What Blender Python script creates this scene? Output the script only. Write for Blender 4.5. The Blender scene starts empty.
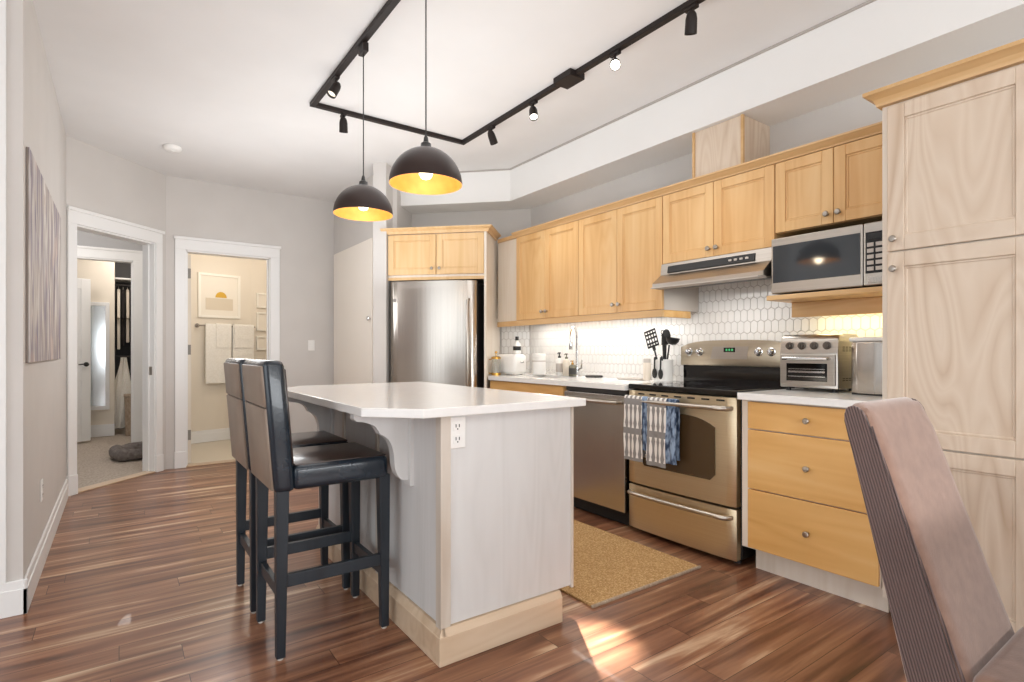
import bpy, bmesh, math, random
from mathutils import Vector, Matrix
random.seed(7)
S2 = math.sqrt(2.0)
C = bpy.context.scene.collection
scene = bpy.context.scene

# ------------------------------------------------------------------ camera
F_PX, HOR = 549.0, 351.0
HEAD = math.atan(392.0 / F_PX)                 # the view turns this far from +Y towards +X
cam_d = bpy.data.cameras.new('camera')
cam = bpy.data.objects.new('camera', cam_d); C.objects.link(cam)
cam.location = (0, 0, 1.147); cam.rotation_euler = (math.pi / 2, 0, -HEAD)
cam_d.sensor_width = 36.0; cam_d.lens = F_PX / 1024 * 36.0
cam_d.shift_y = (HOR - 341.0) / 1024.0; cam_d.clip_start = 0.05
scene.camera = cam

# ------------------------------------------------------------------ world, light, exposure
scene.view_settings.view_transform = 'Standard'
scene.view_settings.look = 'None'
scene.view_settings.gamma = 1.0
scene.view_settings.use_curve_mapping = False
scene.view_settings.exposure = 0.04
w = bpy.data.worlds.new('world'); scene.world = w; w.use_nodes = True
w.node_tree.nodes['Background'].inputs[0].default_value = (0.87, 0.94, 1.0, 1)
w.node_tree.nodes['Background'].inputs[1].default_value = 1.0


def light(name, kind, loc, energy, color=(1, 1, 1), size=0.2, size_y=None, rot=(0, 0, 0), **k):
    d = bpy.data.lights.new(name, kind); d.energy = energy; d.color = color
    if kind == 'AREA':
        d.size = size
        if size_y: d.shape = 'RECTANGLE'; d.size_y = size_y
    elif kind in ('POINT', 'SPOT'):
        d.shadow_soft_size = size
    for a, b in k.items(): setattr(d, a, b)
    o = bpy.data.objects.new(name, d); C.objects.link(o); o.location = loc; o.rotation_euler = rot
    return o


def aim(o, target):
    o.rotation_euler = (Vector(target) - Vector(o.location)).to_track_quat('-Z', 'Y').to_euler()


# daylight through the windows behind the camera
aim(light('window_daylight', 'AREA', (1.4, -3.25, 1.28), 125, (0.95, 0.98, 1.0), 4.6, 0.95), (1.6, 3, 1.2))
aim(light('side_window_daylight', 'AREA', (-2.9, 0.6, 1.6), 30, (0.95, 0.98, 1.0), 2.6, 2.0), (2.5, 1.8, 1.1))
# unseen fill lights, added to brighten the ceiling, kitchen and hall
light('rear_fill_up', 'AREA', (0.3, -1.3, 1.9), 64, (0.93, 0.97, 1.0), 1.6, 1.2, rot=(math.pi, 0, 0))
light('kitchen_fill_down', 'AREA', (1.5, 2.6, 2.55), 12, (0.98, 0.98, 0.97), 1.6, 2.0)
light('kitchen_fill_up', 'AREA', (1.5, 3.2, 1.7), 19, (0.93, 0.97, 1.0), 1.2, 2.6, rot=(math.pi, 0, 0))
light('hall_fill', 'POINT', (0.75, 4.8, 1.75), 24, (0.96, 0.98, 1.0), 0.35)
# strips under the wall cabinets
light('strip_left', 'AREA', (3.14, 3.3, 1.40), 5.0, (1.0, 0.97, 0.92), 0.05, 1.7)
light('strip_micro', 'AREA', (3.20, 1.28, 1.37), 1.3, (1.0, 0.86, 0.45), 0.06, 0.5)
light('hood_lamp', 'AREA', (3.02, 1.98, 1.535), 1.7, (1.0, 0.97, 0.93), 0.12, 0.5)
light('bathroom_light', 'POINT', (1.3, 7.0, 2.3), 15, (1.0, 0.93, 0.84), 0.15)
light('bedroom_light', 'POINT', (-0.6, 7.1, 2.3), 26, (1.0, 0.97, 0.95), 0.2)
light('closet_light', 'POINT', (0.12, 8.75, 2.45), 15, (1.0, 0.93, 0.86), 0.15)


# ------------------------------------------------------------------ materials
def lin(h):
    v = []
    for i in (0, 2, 4):
        c = int(h[i:i + 2], 16) / 255
        v.append(c / 12.92 if c <= 0.04045 else ((c + 0.055) / 1.055) ** 2.4)
    return (*v, 1)


def mat(name, col, rough=0.5, metal=0.0, spec=0.5, sheen=0, coat=0, emit=None, es=0, alpha=None, trans=0):
    m = bpy.data.materials.new(name); m.use_nodes = True
    b = m.node_tree.nodes['Principled BSDF']
    b.inputs['Base Color'].default_value = lin(col)
    b.inputs['Roughness'].default_value = rough
    b.inputs['Metallic'].default_value = metal
    b.inputs['Specular IOR Level'].default_value = spec
    b.inputs['Sheen Weight'].default_value = sheen
    b.inputs['Coat Weight'].default_value = coat
    b.inputs['Transmission Weight'].default_value = trans
    if emit:
        b.inputs['Emission Color'].default_value = lin(emit); b.inputs['Emission Strength'].default_value = es
    return m


def nodes_of(m):
    return m.node_tree.nodes, m.node_tree.links, m.node_tree.nodes['Principled BSDF']


def ramp(N, pts):
    r = N.new('ShaderNodeValToRGB')
    while len(r.color_ramp.elements) < len(pts): r.color_ramp.elements.new(0.5)
    for e, (p, c) in zip(r.color_ramp.elements, pts): e.position = p; e.color = lin(c)
    return r


def noise_mat(name, pts, scale=(6, 6, 6), detail=4, rough=0.5, metal=0, nscale=1.0, bump=0, bscale=60, dist=0.0, rings=0, ringmix=0.4, **k):
    m = mat(name, pts[0][1], rough, metal, **k); N, L, b = nodes_of(m)
    tc = N.new('ShaderNodeTexCoord'); mp = N.new('ShaderNodeMapping'); mp.inputs['Scale'].default_value = scale
    nz = N.new('ShaderNodeTexNoise'); nz.inputs['Scale'].default_value = nscale; nz.inputs['Detail'].default_value = detail
    nz.inputs['Distortion'].default_value = dist
    r = ramp(N, pts)
    L.new(tc.outputs['Object'], mp.inputs[0]); L.new(mp.outputs[0], nz.inputs['Vector'])
    fac = nz.outputs['Fac']
    if rings:
        n3 = N.new('ShaderNodeTexNoise'); n3.inputs['Scale'].default_value = 0.55; n3.inputs['Detail'].default_value = 2; n3.inputs['Distortion'].default_value = 0.3
        L.new(mp.outputs[0], n3.inputs['Vector'])
        m1 = N.new('ShaderNodeMath'); m1.operation = 'MULTIPLY'; m1.inputs[1].default_value = rings; L.new(n3.outputs['Fac'], m1.inputs[0])
        m2 = N.new('ShaderNodeMath'); m2.operation = 'PINGPONG'; m2.inputs[1].default_value = 1.0; L.new(m1.outputs[0], m2.inputs[0])
        m3 = N.new('ShaderNodeMapRange'); m3.inputs['To Min'].default_value = 0.3; m3.inputs['To Max'].default_value = 0.7; L.new(m2.outputs[0], m3.inputs['Value'])
        mx = N.new('ShaderNodeMixRGB'); mx.inputs[0].default_value = ringmix; L.new(fac, mx.inputs[1]); L.new(m3.outputs[0], mx.inputs[2]); fac = mx.outputs[0]
    L.new(fac, r.inputs[0]); L.new(r.outputs[0], b.inputs['Base Color'])
    if bump:
        n2 = N.new('ShaderNodeTexNoise'); n2.inputs['Scale'].default_value = bscale
        bp = N.new('ShaderNodeBump'); bp.inputs['Strength'].default_value = bump; bp.inputs['Distance'].default_value = 0.004
        L.new(tc.outputs['Object'], n2.inputs['Vector']); L.new(n2.outputs['Fac'], bp.inputs['Height'])
        L.new(bp.outputs[0], b.inputs['Normal'])
    return m


def wood(name, light_c, mid_c, dark_c, axis='z', rough=0.38, s=1.0):
    sc = {'z': (9 * s, 9 * s, 0.9 * s), 'x': (0.9 * s, 9 * s, 9 * s), 'y': (9 * s, 0.9 * s, 9 * s)}[axis]
    return noise_mat(name, [(0.3, dark_c), (0.5, mid_c), (0.72, light_c)], sc, 6, rough, dist=0.6, rings=22, ringmix=0.3)


def brushed(name, col, dark, axis='z', rough=0.3):
    sc = {'z': (0.5, 0.5, 140), 'h': (0.6, 0.6, 160), 'v': (160, 160, 0.6)}[axis]
    m = noise_mat(name, [(0.25, dark), (0.75, col)], sc, 3, rough, 1.0)
    return m


M = {}
M['wall'] = noise_mat('greige_wall_paint', [(0.3, 'cfcac5'), (0.7, 'd3cec9')], (3, 3, 3), 2, 0.75, bump=0.05, bscale=250)
M['soffit'] = noise_mat('pale_soffit_paint', [(0.3, 'efedea'), (0.7, 'f2f0ed')], (2, 2, 2), 2, 0.8)
M['ceiling'] = noise_mat('ceiling_paint', [(0.3, 'e3e1df'), (0.7, 'e8e6e4')], (2, 2, 2), 3, 0.9, bump=0.08, bscale=200)
M['white'] = mat('white_trim_paint', 'eeedeb', 0.4)
M['doorwhite'] = mat('closet_door_paint', 'f3ebe0', 0.6)
M['cream'] = mat('cream_bathroom_paint', 'e9dfcf', 0.7)
M['bluegrey'] = mat('grey_bedroom_paint', 'b4b3b3', 0.8)
M['carpet'] = noise_mat('beige_carpet', [(0.35, 'a8998a'), (0.65, 'c6b9ab')], (60, 60, 60), 4, 0.95, bump=0.6, bscale=400)
M['tilefloor'] = mat('pale_tile', 'ded3c0', 0.35)
M['maple'] = wood('maple', 'e6c08a', 'deb279', 'd2a064', 'z')
M['maple_h'] = wood('maple_across', 'e6bd80', 'deae6c', 'd29d58', 'y', s=0.8)
M['maple_crown'] = wood('maple_moulding', 'dfbc8c', 'd5ad7a', 'c99f69', 'y')
M['maple_diag'] = wood('maple_pale_warm', 'e6c598', 'dfba88', 'd5ad77', 'z')
M['pale'] = noise_mat('pale_birch', [(0.28, 'c2a78c'), (0.42, 'd5c0aa'), (0.55, 'deccb8'), (0.66, 'd6c1ab'), (0.75, 'e6d7c5')], (5, 5, 0.8), 5, 0.45, dist=1.2, rings=34, ringmix=0.55)
M['paleside'] = wood('pale_birch_side', 'efe6da', 'eadfd1', 'e2d5c4', 'z', 0.45)
M['island'] = wood('whitewashed_panel', 'dad9d7', 'd5d3d1', 'cdcbc8', 'z', 0.5)
M['postwood'] = wood('grey_tan_trim', 'd6cdc3', 'cec3b6', 'bfb0a0', 'z', 0.5)
M['basewood'] = wood('tan_baseboard_wood', 'd9c3aa', 'd0b79b', 'c1a588', 'x', 0.45)
M['quartz'] = noise_mat('white_quartz', [(0.35, 'edebe8'), (0.7, 'f1efec')], (30, 30, 30), 5, 0.16)
M['steel'] = brushed('stainless', 'c4bdb4', 'b4aca3', 'h', 0.3)
M['steel_v'] = brushed('stainless_upright', 'bfb8b0', 'b4ada5', 'v', 0.25)
M['steel_warm'] = brushed('stainless_warm', 'd8c8ab', 'd0bd9d', 'h', 0.4)
M['steel_mid'] = brushed('stainless_mid', 'c6b9a4', 'b9ac97', 'h', 0.34)
M['chrome'] = mat('chrome', 'd8d8d8', 0.12, 1.0)
M['nickel'] = mat('brushed_nickel', 'a9a198', 0.3, 1.0)
M['black'] = mat('black_metal', '191817', 0.4)
M['track'] = mat('dark_bronze_metal', '251d1a', 0.5, spec=0.3)
M['blackglass'] = mat('black_glass', '0b0a0a', 0.06, spec=0.6)
M['ovenglass'] = mat('brown_oven_glass', '4a3823', 0.08, spec=0.6)
M['darkgrey'] = mat('dark_grey', '3a3735', 0.5)
M['grey'] = mat('grey_panel', 'c2bab2', 0.5)
M['whiteplastic'] = mat('white_plastic', 'f0eeea', 0.3)
M['dome'] = noise_mat('dark_bronze_shade', [(0.3, '2a1d1a'), (0.7, '33241e')], (4, 4, 4), 2, 0.45, spec=0.3)
M['gold'] = noise_mat('gold_shade_lining', [(0.3, 'c98a3a'), (0.7, 'd89a46')], (20, 20, 20), 2, 0.5, 0.2)
M['bulb'] = mat('lit_bulb', 'ffffff', 0.3, emit='fff0cf', es=5)
M['lens'] = mat('lit_lens', 'ffffff', 0.3, emit='fff6e2', es=9)
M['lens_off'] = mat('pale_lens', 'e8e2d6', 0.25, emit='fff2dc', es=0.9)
M['leather'] = noise_mat('dark_brown_leather', [(0.3, '33231b'), (0.7, '40302a')], (14, 14, 14), 4, 0.3, bump=0.12, bscale=90, coat=0.25)
M['leatherback'] = noise_mat('taupe_sheen_leather', [(0.3, '7f6d5f'), (0.7, '8b7a6b')], (7, 7, 7), 4, 0.36, bump=0.1, bscale=90)  # taupe tone paints in the light reflecting off the leather
M['blackleather'] = noise_mat('black_leather', [(0.3, '131c26'), (0.7, '1c2833')], (10, 10, 10), 4, 0.27, bump=0.12, bscale=90, coat=0.3)
M['stoolwood'] = noise_mat('blue_black_wood', [(0.3, '171d24'), (0.7, '232b33')], (20, 20, 2), 3, 0.4)
M['canvas_edge'] = mat('canvas_edge', '8b7f77', 0.7)
M['terry'] = noise_mat('white_terry', [(0.3, 'efeae0'), (0.7, 'f8f4ec')], (50, 50, 50), 3, 0.95, bump=0.4, bscale=300)
M['dogbed'] = noise_mat('grey_plush', [(0.35, '6a625d'), (0.65, '877e79')], (25, 25, 25), 3, 0.95, bump=0.4, bscale=200)
M['basket'] = noise_mat('tan_wicker', [(0.35, '9d8a76'), (0.65, 'b5a390')], (60, 60, 20), 3, 0.9)
M['mirror'] = mat('mirror_glass', 'c9ced0', 0.12, 1.0)
M['hingemetal'] = mat('dull_hinge_metal', '8d8780', 0.6)
M['reveal'] = mat('reveal_shadow', 'b5aea8', 0.9)
M['darknickel'] = mat('dark_nickel', '6d665f', 0.35, 1.0)
M['microglass'] = mat('reflecting_microwave_glass', '34383c', 0.06, spec=0.7)  # black door glass, greyed to paint in its reflection
M['gasket'] = mat('black_gap', '0c0b0b', 0.6)


def floor_material():
    m = mat('walnut_plank_floor', '7a4a33', 0.3, coat=0.08); N, L, b = nodes_of(m)
    tc = N.new('ShaderNodeTexCoord')
    br = N.new('ShaderNodeTexBrick'); br.offset = 0.0; br.offset_frequency = 2
    for k, v in (('Scale', 1.0), ('Brick Width', 1.15), ('Row Height', 0.125), ('Mortar Size', 0.0012), ('Mortar Smooth', 0.2), ('Bias', 0.0)):
        br.inputs[k].default_value = v
    br.inputs['Color1'].default_value = (0, 0, 0, 1); br.inputs['Color2'].default_value = (1, 1, 1, 1); br.inputs['Mortar'].default_value = (0.2, 0.2, 0.2, 1)
    s0 = N.new('ShaderNodeSeparateXYZ'); L.new(tc.outputs['Object'], s0.inputs[0])
    rw = N.new('ShaderNodeMath'); rw.operation = 'DIVIDE'; rw.inputs[1].default_value = 0.125; L.new(s0.outputs['Y'], rw.inputs[0])
    fl = N.new('ShaderNodeMath'); fl.operation = 'FLOOR'; L.new(rw.outputs[0], fl.inputs[0])
    wn = N.new('ShaderNodeTexWhiteNoise'); wn.noise_dimensions = '1D'; L.new(fl.outputs[0], wn.inputs['W'])
    sh = N.new('ShaderNodeMath'); sh.operation = 'MULTIPLY_ADD'; sh.inputs[1].default_value = 1.15
    L.new(wn.outputs['Value'], sh.inputs[0]); L.new(s0.outputs['X'], sh.inputs[2])
    cv = N.new('ShaderNodeCombineXYZ'); L.new(sh.outputs[0], cv.inputs[0]); L.new(s0.outputs['Y'], cv.inputs[1])
    L.new(cv.outputs[0], br.inputs['Vector'])
    # a per-plank offset so the grain breaks at every joint
    sep = N.new('ShaderNodeSeparateXYZ'); L.new(tc.outputs['Object'], sep.inputs[0])
    ad = N.new('ShaderNodeMath'); ad.operation = 'MULTIPLY_ADD'; ad.inputs[1].default_value = 17.0
    L.new(br.outputs['Color'], ad.inputs[0]); L.new(sep.outputs['Z'], ad.inputs[2])
    cmb = N.new('ShaderNodeCombineXYZ')
    mx = N.new('ShaderNodeMath'); mx.operation = 'MULTIPLY'; mx.inputs[1].default_value = 1.1
    my = N.new('ShaderNodeMath'); my.operation = 'MULTIPLY'; my.inputs[1].default_value = 17.0
    L.new(sep.outputs['X'], mx.inputs[0]); L.new(sep.outputs['Y'], my.inputs[0])
    L.new(mx.outputs[0], cmb.inputs[0]); L.new(my.outputs[0], cmb.inputs[1]); L.new(ad.outputs[0], cmb.inputs[2])
    nz = N.new('ShaderNodeTexNoise'); nz.inputs['Scale'].default_value = 1.0; nz.inputs['Detail'].default_value = 6; nz.inputs['Distortion'].default_value = 0.5
    L.new(cmb.outputs[0], nz.inputs['Vector'])
    r = ramp(N, [(0.27, '4f3224'), (0.40, '774c37'), (0.52, '94664b'), (0.60, 'a87a5b'), (0.70, 'dbbb9a')])
    L.new(nz.outputs['Fac'], r.inputs[0])
    hs = N.new('ShaderNodeHueSaturation'); L.new(r.outputs[0], hs.inputs['Color'])
    mr = N.new('ShaderNodeMapRange'); mr.inputs['To Min'].default_value = 0.78; mr.inputs['To Max'].default_value = 1.0
    L.new(br.outputs['Color'], mr.inputs['Value']); L.new(mr.outputs[0], hs.inputs['Value'])
    mxr = N.new('ShaderNodeMixRGB'); mxr.blend_type = 'MIX'; mxr.inputs[2].default_value = lin('2c1810')
    L.new(br.outputs['Fac'], mxr.inputs[0]); L.new(hs.outputs[0], mxr.inputs[1])
    L.new(mxr.outputs[0], b.inputs['Base Color'])
    return m


M['floor'] = floor_material()


def corduroy():
    m = mat('ribbed_brown_cord', '6a5650', 0.85, sheen=0.3); N, L, b = nodes_of(m)
    tc = N.new('ShaderNodeTexCoord'); wv = N.new('ShaderNodeTexWave'); wv.wave_type = 'BANDS'; wv.bands_direction = 'Y'
    wv.inputs['Scale'].default_value = 46; wv.inputs['Distortion'].default_value = 0.4
    mp = N.new('ShaderNodeMapping'); mp.inputs['Rotation'].default_value = (math.radians(15.5), 0, 0)
    L.new(tc.outputs['Object'], mp.inputs[0]); L.new(mp.outputs[0], wv.inputs['Vector'])
    r = ramp(N, [(0.2, '4d3d3a'), (0.7, '7d6762')]); L.new(wv.outputs['Fac'], r.inputs[0]); L.new(r.outputs[0], b.inputs['Base Color'])
    bp = N.new('ShaderNodeBump'); bp.inputs['Strength'].default_value = 0.5; bp.inputs['Distance'].default_value = 0.003
    L.new(wv.outputs['Fac'], bp.inputs['Height']); L.new(bp.outputs[0], b.inputs['Normal'])
    return m


M['cord'] = corduroy()
M['suede'] = noise_mat('mauve_brown_suede', [(0.3, '8a6a5a'), (0.7, '9b7a69')], (30, 30, 30), 5, 0.9, sheen=0.6, bump=0.2, bscale=260)


def rug_material():
    m = noise_mat('jute_weave', [(0.3, '9a7548'), (0.5, 'b8925f'), (0.7, 'd6b586')], (120, 120, 120), 3, 0.95, bump=0.9, bscale=160)
    return m


M['rug'] = rug_material()


def painting_material():
    m = mat('abstract_paint', 'a89a92', 0.6); N, L, b = nodes_of(m)
    tc = N.new('ShaderNodeTexCoord'); mp = N.new('ShaderNodeMapping'); mp.inputs['Scale'].default_value = (1, 7.5, 1.1)
    nz = N.new('ShaderNodeTexNoise'); nz.inputs['Scale'].default_value = 2.2; nz.inputs['Detail'].default_value = 9; nz.inputs['Distortion'].default_value = 0.8
    L.new(tc.outputs['Object'], mp.inputs[0]); L.new(mp.outputs[0], nz.inputs['Vector'])
    r = ramp(N, [(0.28, '5c4a49'), (0.40, '8b8391'), (0.48, 'a89a92'), (0.56, 'c9c2bb'), (0.64, 'e3ded8'), (0.74, '9a7f6c')])
    L.new(nz.outputs['Fac'], r.inputs[0])
    n2 = N.new('ShaderNodeTexNoise'); n2.inputs['Scale'].default_value = 3.1; n2.inputs['Detail'].default_value = 5
    r2 = ramp(N, [(0.45, 'b4aaa6'), (0.52, '8e88a6'), (0.58, '6d6a86'), (0.66, 'c9a99c')])
    f2 = ramp(N, [(0.46, '000000'), (0.62, '9a9a9a')])
    mx = N.new('ShaderNodeMixRGB'); L.new(tc.outputs['Object'], n2.inputs['Vector']); L.new(n2.outputs['Fac'], r2.inputs[0]); L.new(n2.outputs['Fac'], f2.inputs[0])
    L.new(f2.outputs[0], mx.inputs[0]); L.new(r.outputs[0], mx.inputs[1]); L.new(r2.outputs[0], mx.inputs[2])
    L.new(mx.outputs[0], b.inputs['Base Color'])
    return m


M['painting'] = painting_material()


def towel_material():
    # grey cloth printed with two bands of pale cutlery-like strokes
    m = mat('printed_tea_towel', '8d8987', 0.9); N, L, b = nodes_of(m)
    tc = N.new('ShaderNodeTexCoord'); sep = N.new('ShaderNodeSeparateXYZ'); L.new(tc.outputs['Object'], sep.inputs[0])
    def mth(op, a, bb=None):
        n = N.new('ShaderNodeMath'); n.operation = op
        for i, x in enumerate((a, bb)):
            if x is None: continue
            if isinstance(x, (int, float)): n.inputs[i].default_value = x
            else: L.new(x, n.inputs[i])
        return n.outputs[0]
    sy = mth('SINE', mth('MULTIPLY', sep.outputs['Y'], 180.0))
    sz = mth('SINE', mth('ADD', mth('MULTIPLY', sep.outputs['Z'], 34.0), 1.2))
    thr = mth('ADD', mth('MULTIPLY', mth('ABSOLUTE', sz), -1.1), 0.75)
    st = mth('GREATER_THAN', sy, thr)
    band = mth('GREATER_THAN', mth('ABSOLUTE', mth('SINE', mth('MULTIPLY', mth('SUBTRACT', sep.outputs['Z'], 0.475), 17.4))), 0.32)
    fac = mth('MULTIPLY', st, band)
    mx = N.new('ShaderNodeMixRGB'); mx.inputs[1].default_value = lin('8e8a88'); mx.inputs[2].default_value = lin('ece8e2')
    L.new(fac, mx.inputs[0]); L.new(mx.outputs[0], b.inputs['Base Color'])
    return m


M['teatowel'] = towel_material()
M['blue_cloth'] = noise_mat('blue_check_cloth', [(0.4, '2d3e58'), (0.6, '8fa3bd')], (40, 40, 18), 2, 0.9)


def sunset_print():
    m = mat('sun_print', 'efe9dd', 0.6)
    return m


# ------------------------------------------------------------------ mesh builder
class MB:
    def __init__(self, M4=None):
        self.bm = bmesh.new(); self.M = M4 or Matrix.Identity(4); self.mi = 0

    def _fin(self, before, bev=0, seg=2):
        vs = [v for v in self.bm.verts if v not in before]
        if bev > 0:
            es = list({e for v in vs for e in v.link_edges})
            r = bmesh.ops.bevel(self.bm, geom=es, offset=bev, segments=seg, affect='EDGES', profile=0.5, clamp_overlap=True)
            vs = [v for v in self.bm.verts if v not in before]
        for v in vs: v.co = self.M @ v.co
        fs = {f for v in vs for f in v.link_faces}
        for f in fs: f.material_index = self.mi
        return vs

    def box(self, x0, x1, y0, y1, z0, z1, bev=0, seg=2):
        before = set(self.bm.verts)
        c = [self.bm.verts.new((x, y, z)) for x in (x0, x1) for y in (y0, y1) for z in (z0, z1)]
        for q in ((0, 1, 3, 2), (4, 6, 7, 5), (0, 4, 5, 1), (2, 3, 7, 6), (0, 2, 6, 4), (1, 5, 7, 3)):
            self.bm.faces.new([c[i] for i in q])
        self._fin(before, bev, seg); return self

    def hexa(self, pts, bev=0, seg=2):
        """8 points: bottom ring of four, then top ring of four."""
        before = set(self.bm.verts)
        v = [self.bm.verts.new(p) for p in pts]
        for q in ((3, 2, 1, 0), (4, 5, 6, 7), (0, 1, 5, 4), (1, 2, 6, 5), (2, 3, 7, 6), (3, 0, 4, 7)):
            self.bm.faces.new([v[i] for i in q])
        self._fin(before, bev, seg); return self

    def prism(self, poly, axis, a, b, bev=0, seg=2):
        """poly in the plane across axis: x->(y,z), y->(x,z), z->(x,y)"""
        before = set(self.bm.verts)
        f = {'x': lambda p, t: (t, p[0], p[1]), 'y': lambda p, t: (p[0], t, p[1]), 'z': lambda p, t: (p[0], p[1], t)}[axis]
        A = [self.bm.verts.new(f(p, a)) for p in poly]; B = [self.bm.verts.new(f(p, b)) for p in poly]
        n = len(poly)
        self.bm.faces.new(A[::-1]); self.bm.faces.new(B)
        for i in range(n): self.bm.faces.new((A[i], A[(i + 1) % n], B[(i + 1) % n], B[i]))
        self._fin(before, bev, seg); return self

    def cyl(self, p0, p1, r0, r1=None, seg=20):
        r1 = r0 if r1 is None else r1
        before = set(self.bm.verts)
        p0, p1 = Vector(p0), Vector(p1); d = (p1 - p0).normalized()
        u = d.orthogonal().normalized(); v = d.cross(u)
        A, B = [], []
        for i in range(seg):
            a = 2 * math.pi * i / seg; o = u * math.cos(a) + v * math.sin(a)
            A.append(self.bm.verts.new(p0 + o * r0)); B.append(self.bm.verts.new(p1 + o * r1))
        self.bm.faces.new(A[::-1]); self.bm.faces.new(B)
        for i in range(seg): self.bm.faces.new((A[i], A[(i + 1) % seg], B[(i + 1) % seg], B[i]))
        self._fin(before); return self

    def tube(self, pts, r, seg=12, flat=1.0):
        before = set(self.bm.verts)
        pts = [Vector(p) for p in pts]; rings = []; u = None
        for i, p in enumerate(pts):
            d = (pts[min(i + 1, len(pts) - 1)] - pts[max(i - 1, 0)]).normalized()
            u = d.orthogonal().normalized() if u is None else (u - d * u.dot(d)).normalized()
            v = d.cross(u); rr = r[i] if isinstance(r, (list, tuple)) else r
            rings.append([self.bm.verts.new(p + (u * math.cos(2 * math.pi * k / seg) + v * math.sin(2 * math.pi * k / seg) * flat) * rr) for k in range(seg)])
        self.bm.faces.new(rings[0][::-1]); self.bm.faces.new(rings[-1])
        for a, b in zip(rings, rings[1:]):
            for k in range(seg): self.bm.faces.new((a[k], a[(k + 1) % seg], b[(k + 1) % seg], b[k]))
        self._fin(before); return self

    def lathe(self, prof, c=(0, 0, 0), seg=32, close=True, R=None):
        """prof: (radius, height) pairs about local z; R an optional rotation matrix"""
        before = set(self.bm.verts); rings = []; c = Vector(c)
        for r, z in prof:
            ring = []
            for k in range(seg):
                a = 2 * math.pi * k / seg; p = Vector((max(r, 1e-4) * math.cos(a), max(r, 1e-4) * math.sin(a), z))
                if R: p = R @ p
                ring.append(self.bm.verts.new(c + p))
            rings.append(ring)
        if close: self.bm.faces.new(rings[0][::-1]); self.bm.faces.new(rings[-1])
        for a, b in zip(rings, rings[1:]):
            for k in range(seg): self.bm.faces.new((a[k], a[(k + 1) % seg], b[(k + 1) % seg], b[k]))
        self._fin(before); return self

    def sheet(self, grid, thick=0.004):
        """grid[i][j] of points: a cloth-like sheet, given a thickness"""
        before = set(self.bm.verts)
        V = [[self.bm.verts.new(p) for p in row] for row in grid]
        fs = []
        for i in range(len(V) - 1):
            for j in range(len(V[0]) - 1): fs.append(self.bm.faces.new((V[i][j], V[i][j + 1], V[i + 1][j + 1], V[i + 1][j])))
        bmesh.ops.recalc_face_normals(self.bm, faces=fs)
        bmesh.ops.solidify(self.bm, geom=fs, thickness=thick)
        self._fin(before); return self

    def build(self, name, mats, parent=None, smooth=False, local=False):
        me = bpy.data.meshes.new(name)
        bmesh.ops.recalc_face_normals(self.bm, faces=self.bm.faces[:])
        if parent is not None and not local:
            inv = root_matrix(parent).inverted()
            for v in self.bm.verts: v.co = inv @ v.co
        if smooth:
            for f in self.bm.faces: f.smooth = True
            for e in self.bm.edges:
                if len(e.link_faces) == 2 and e.calc_face_angle(0) > math.radians(38): e.smooth = False
        self.bm.to_mesh(me); self.bm.free()
        o = bpy.data.objects.new(name, me); C.objects.link(o)
        for m in (mats if isinstance(mats, (list, tuple)) else [mats]): me.materials.append(M[m] if isinstance(m, str) else m)
        if parent is not None: o.parent = parent
        return o


ROOTS = {}


def root_matrix(o):
    while o.parent is not None: o = o.parent
    return ROOTS.get(o.name, Matrix.Identity(4))


def tag(o, label, cat, group=None, kind=None):
    if label: o['label'] = label
    if cat: o['category'] = cat
    if group: o['group'] = group
    if kind: o['kind'] = kind
    return o


def thing(name, label, cat, loc=(0, 0, 0), rot=0, group=None):
    o = bpy.data.objects.new(name, None); C.objects.link(o); o.empty_display_size = 0.1
    o.location = loc; o.rotation_euler = (0, 0, rot)
    ROOTS[o.name] = Matrix.Translation(loc) @ Matrix.Rotation(rot, 4, 'Z')
    return tag(o, label, cat, group)


def struct(o, label=None):
    o['kind'] = 'structure'
    if label: o['label'] = label
    return o


def copy_tree(o, parent=None):
    c = o.copy(); C.objects.link(c); c.parent = parent
    for ch in [x for x in bpy.data.objects if x.parent == o]: copy_tree(ch, c)
    return c


def frame(p, u, n):
    """local axes: x along u (seen left to right from the front), -y out of the face, z up"""
    u = Vector(u).normalized(); n = Vector(n).normalized()
    m = Matrix.Identity(4)
    m.col[0] = (*u, 0); m.col[1] = (*(-n), 0); m.col[2] = (0, 0, 1, 0); m.col[3] = (*p, 1)
    return m


# frames: RIGHT = faces of the units on the right wall (u runs towards the camera), DIAG = the fridge wall
RIGHT = frame((0, 0, 0), (0, -1, 0), (-1, 0, 0))       # local (u, v, z) = (-y, x, z)
DIAG = frame((0, 0, 0), (1, -1, 0), (-1, -1, 0))       # local (t, s, z)


def shaker(name, parent, F, u0, u1, v, z0, z1, m, th=0.02, st=0.055):
    """a door with a recessed panel; v is its front plane in frame F"""
    b = MB(F)
    b.box(u0, u0 + st, v, v + th, z0, z1, 0.002, 1); b.box(u1 - st, u1, v, v + th, z0, z1, 0.002, 1)
    b.box(u0 + st, u1 - st, v, v + th, z1 - st, z1, 0.002, 1); b.box(u0 + st, u1 - st, v, v + th, z0, z0 + st, 0.002, 1)
    b.box(u0 + st - 0.002, u1 - st + 0.002, v + 0.009, v + th - 0.002, z0 + st - 0.002, z1 - st + 0.002)
    # bead running round the panel
    g = 0.010
    for (a0, a1, c0, c1) in ((u0 + st, u0 + st + g, z0 + st + g, z1 - st - g), (u1 - st - g, u1 - st, z0 + st + g, z1 - st - g),
                             (u0 + st, u1 - st, z0 + st, z0 + st + g), (u0 + st, u1 - st, z1 - st - g, z1 - st)):
        b.box(a0, a1, v + 0.005, v + 0.012, c0, c1, 0.002, 1)
    return b.build(name, m, parent)


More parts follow.
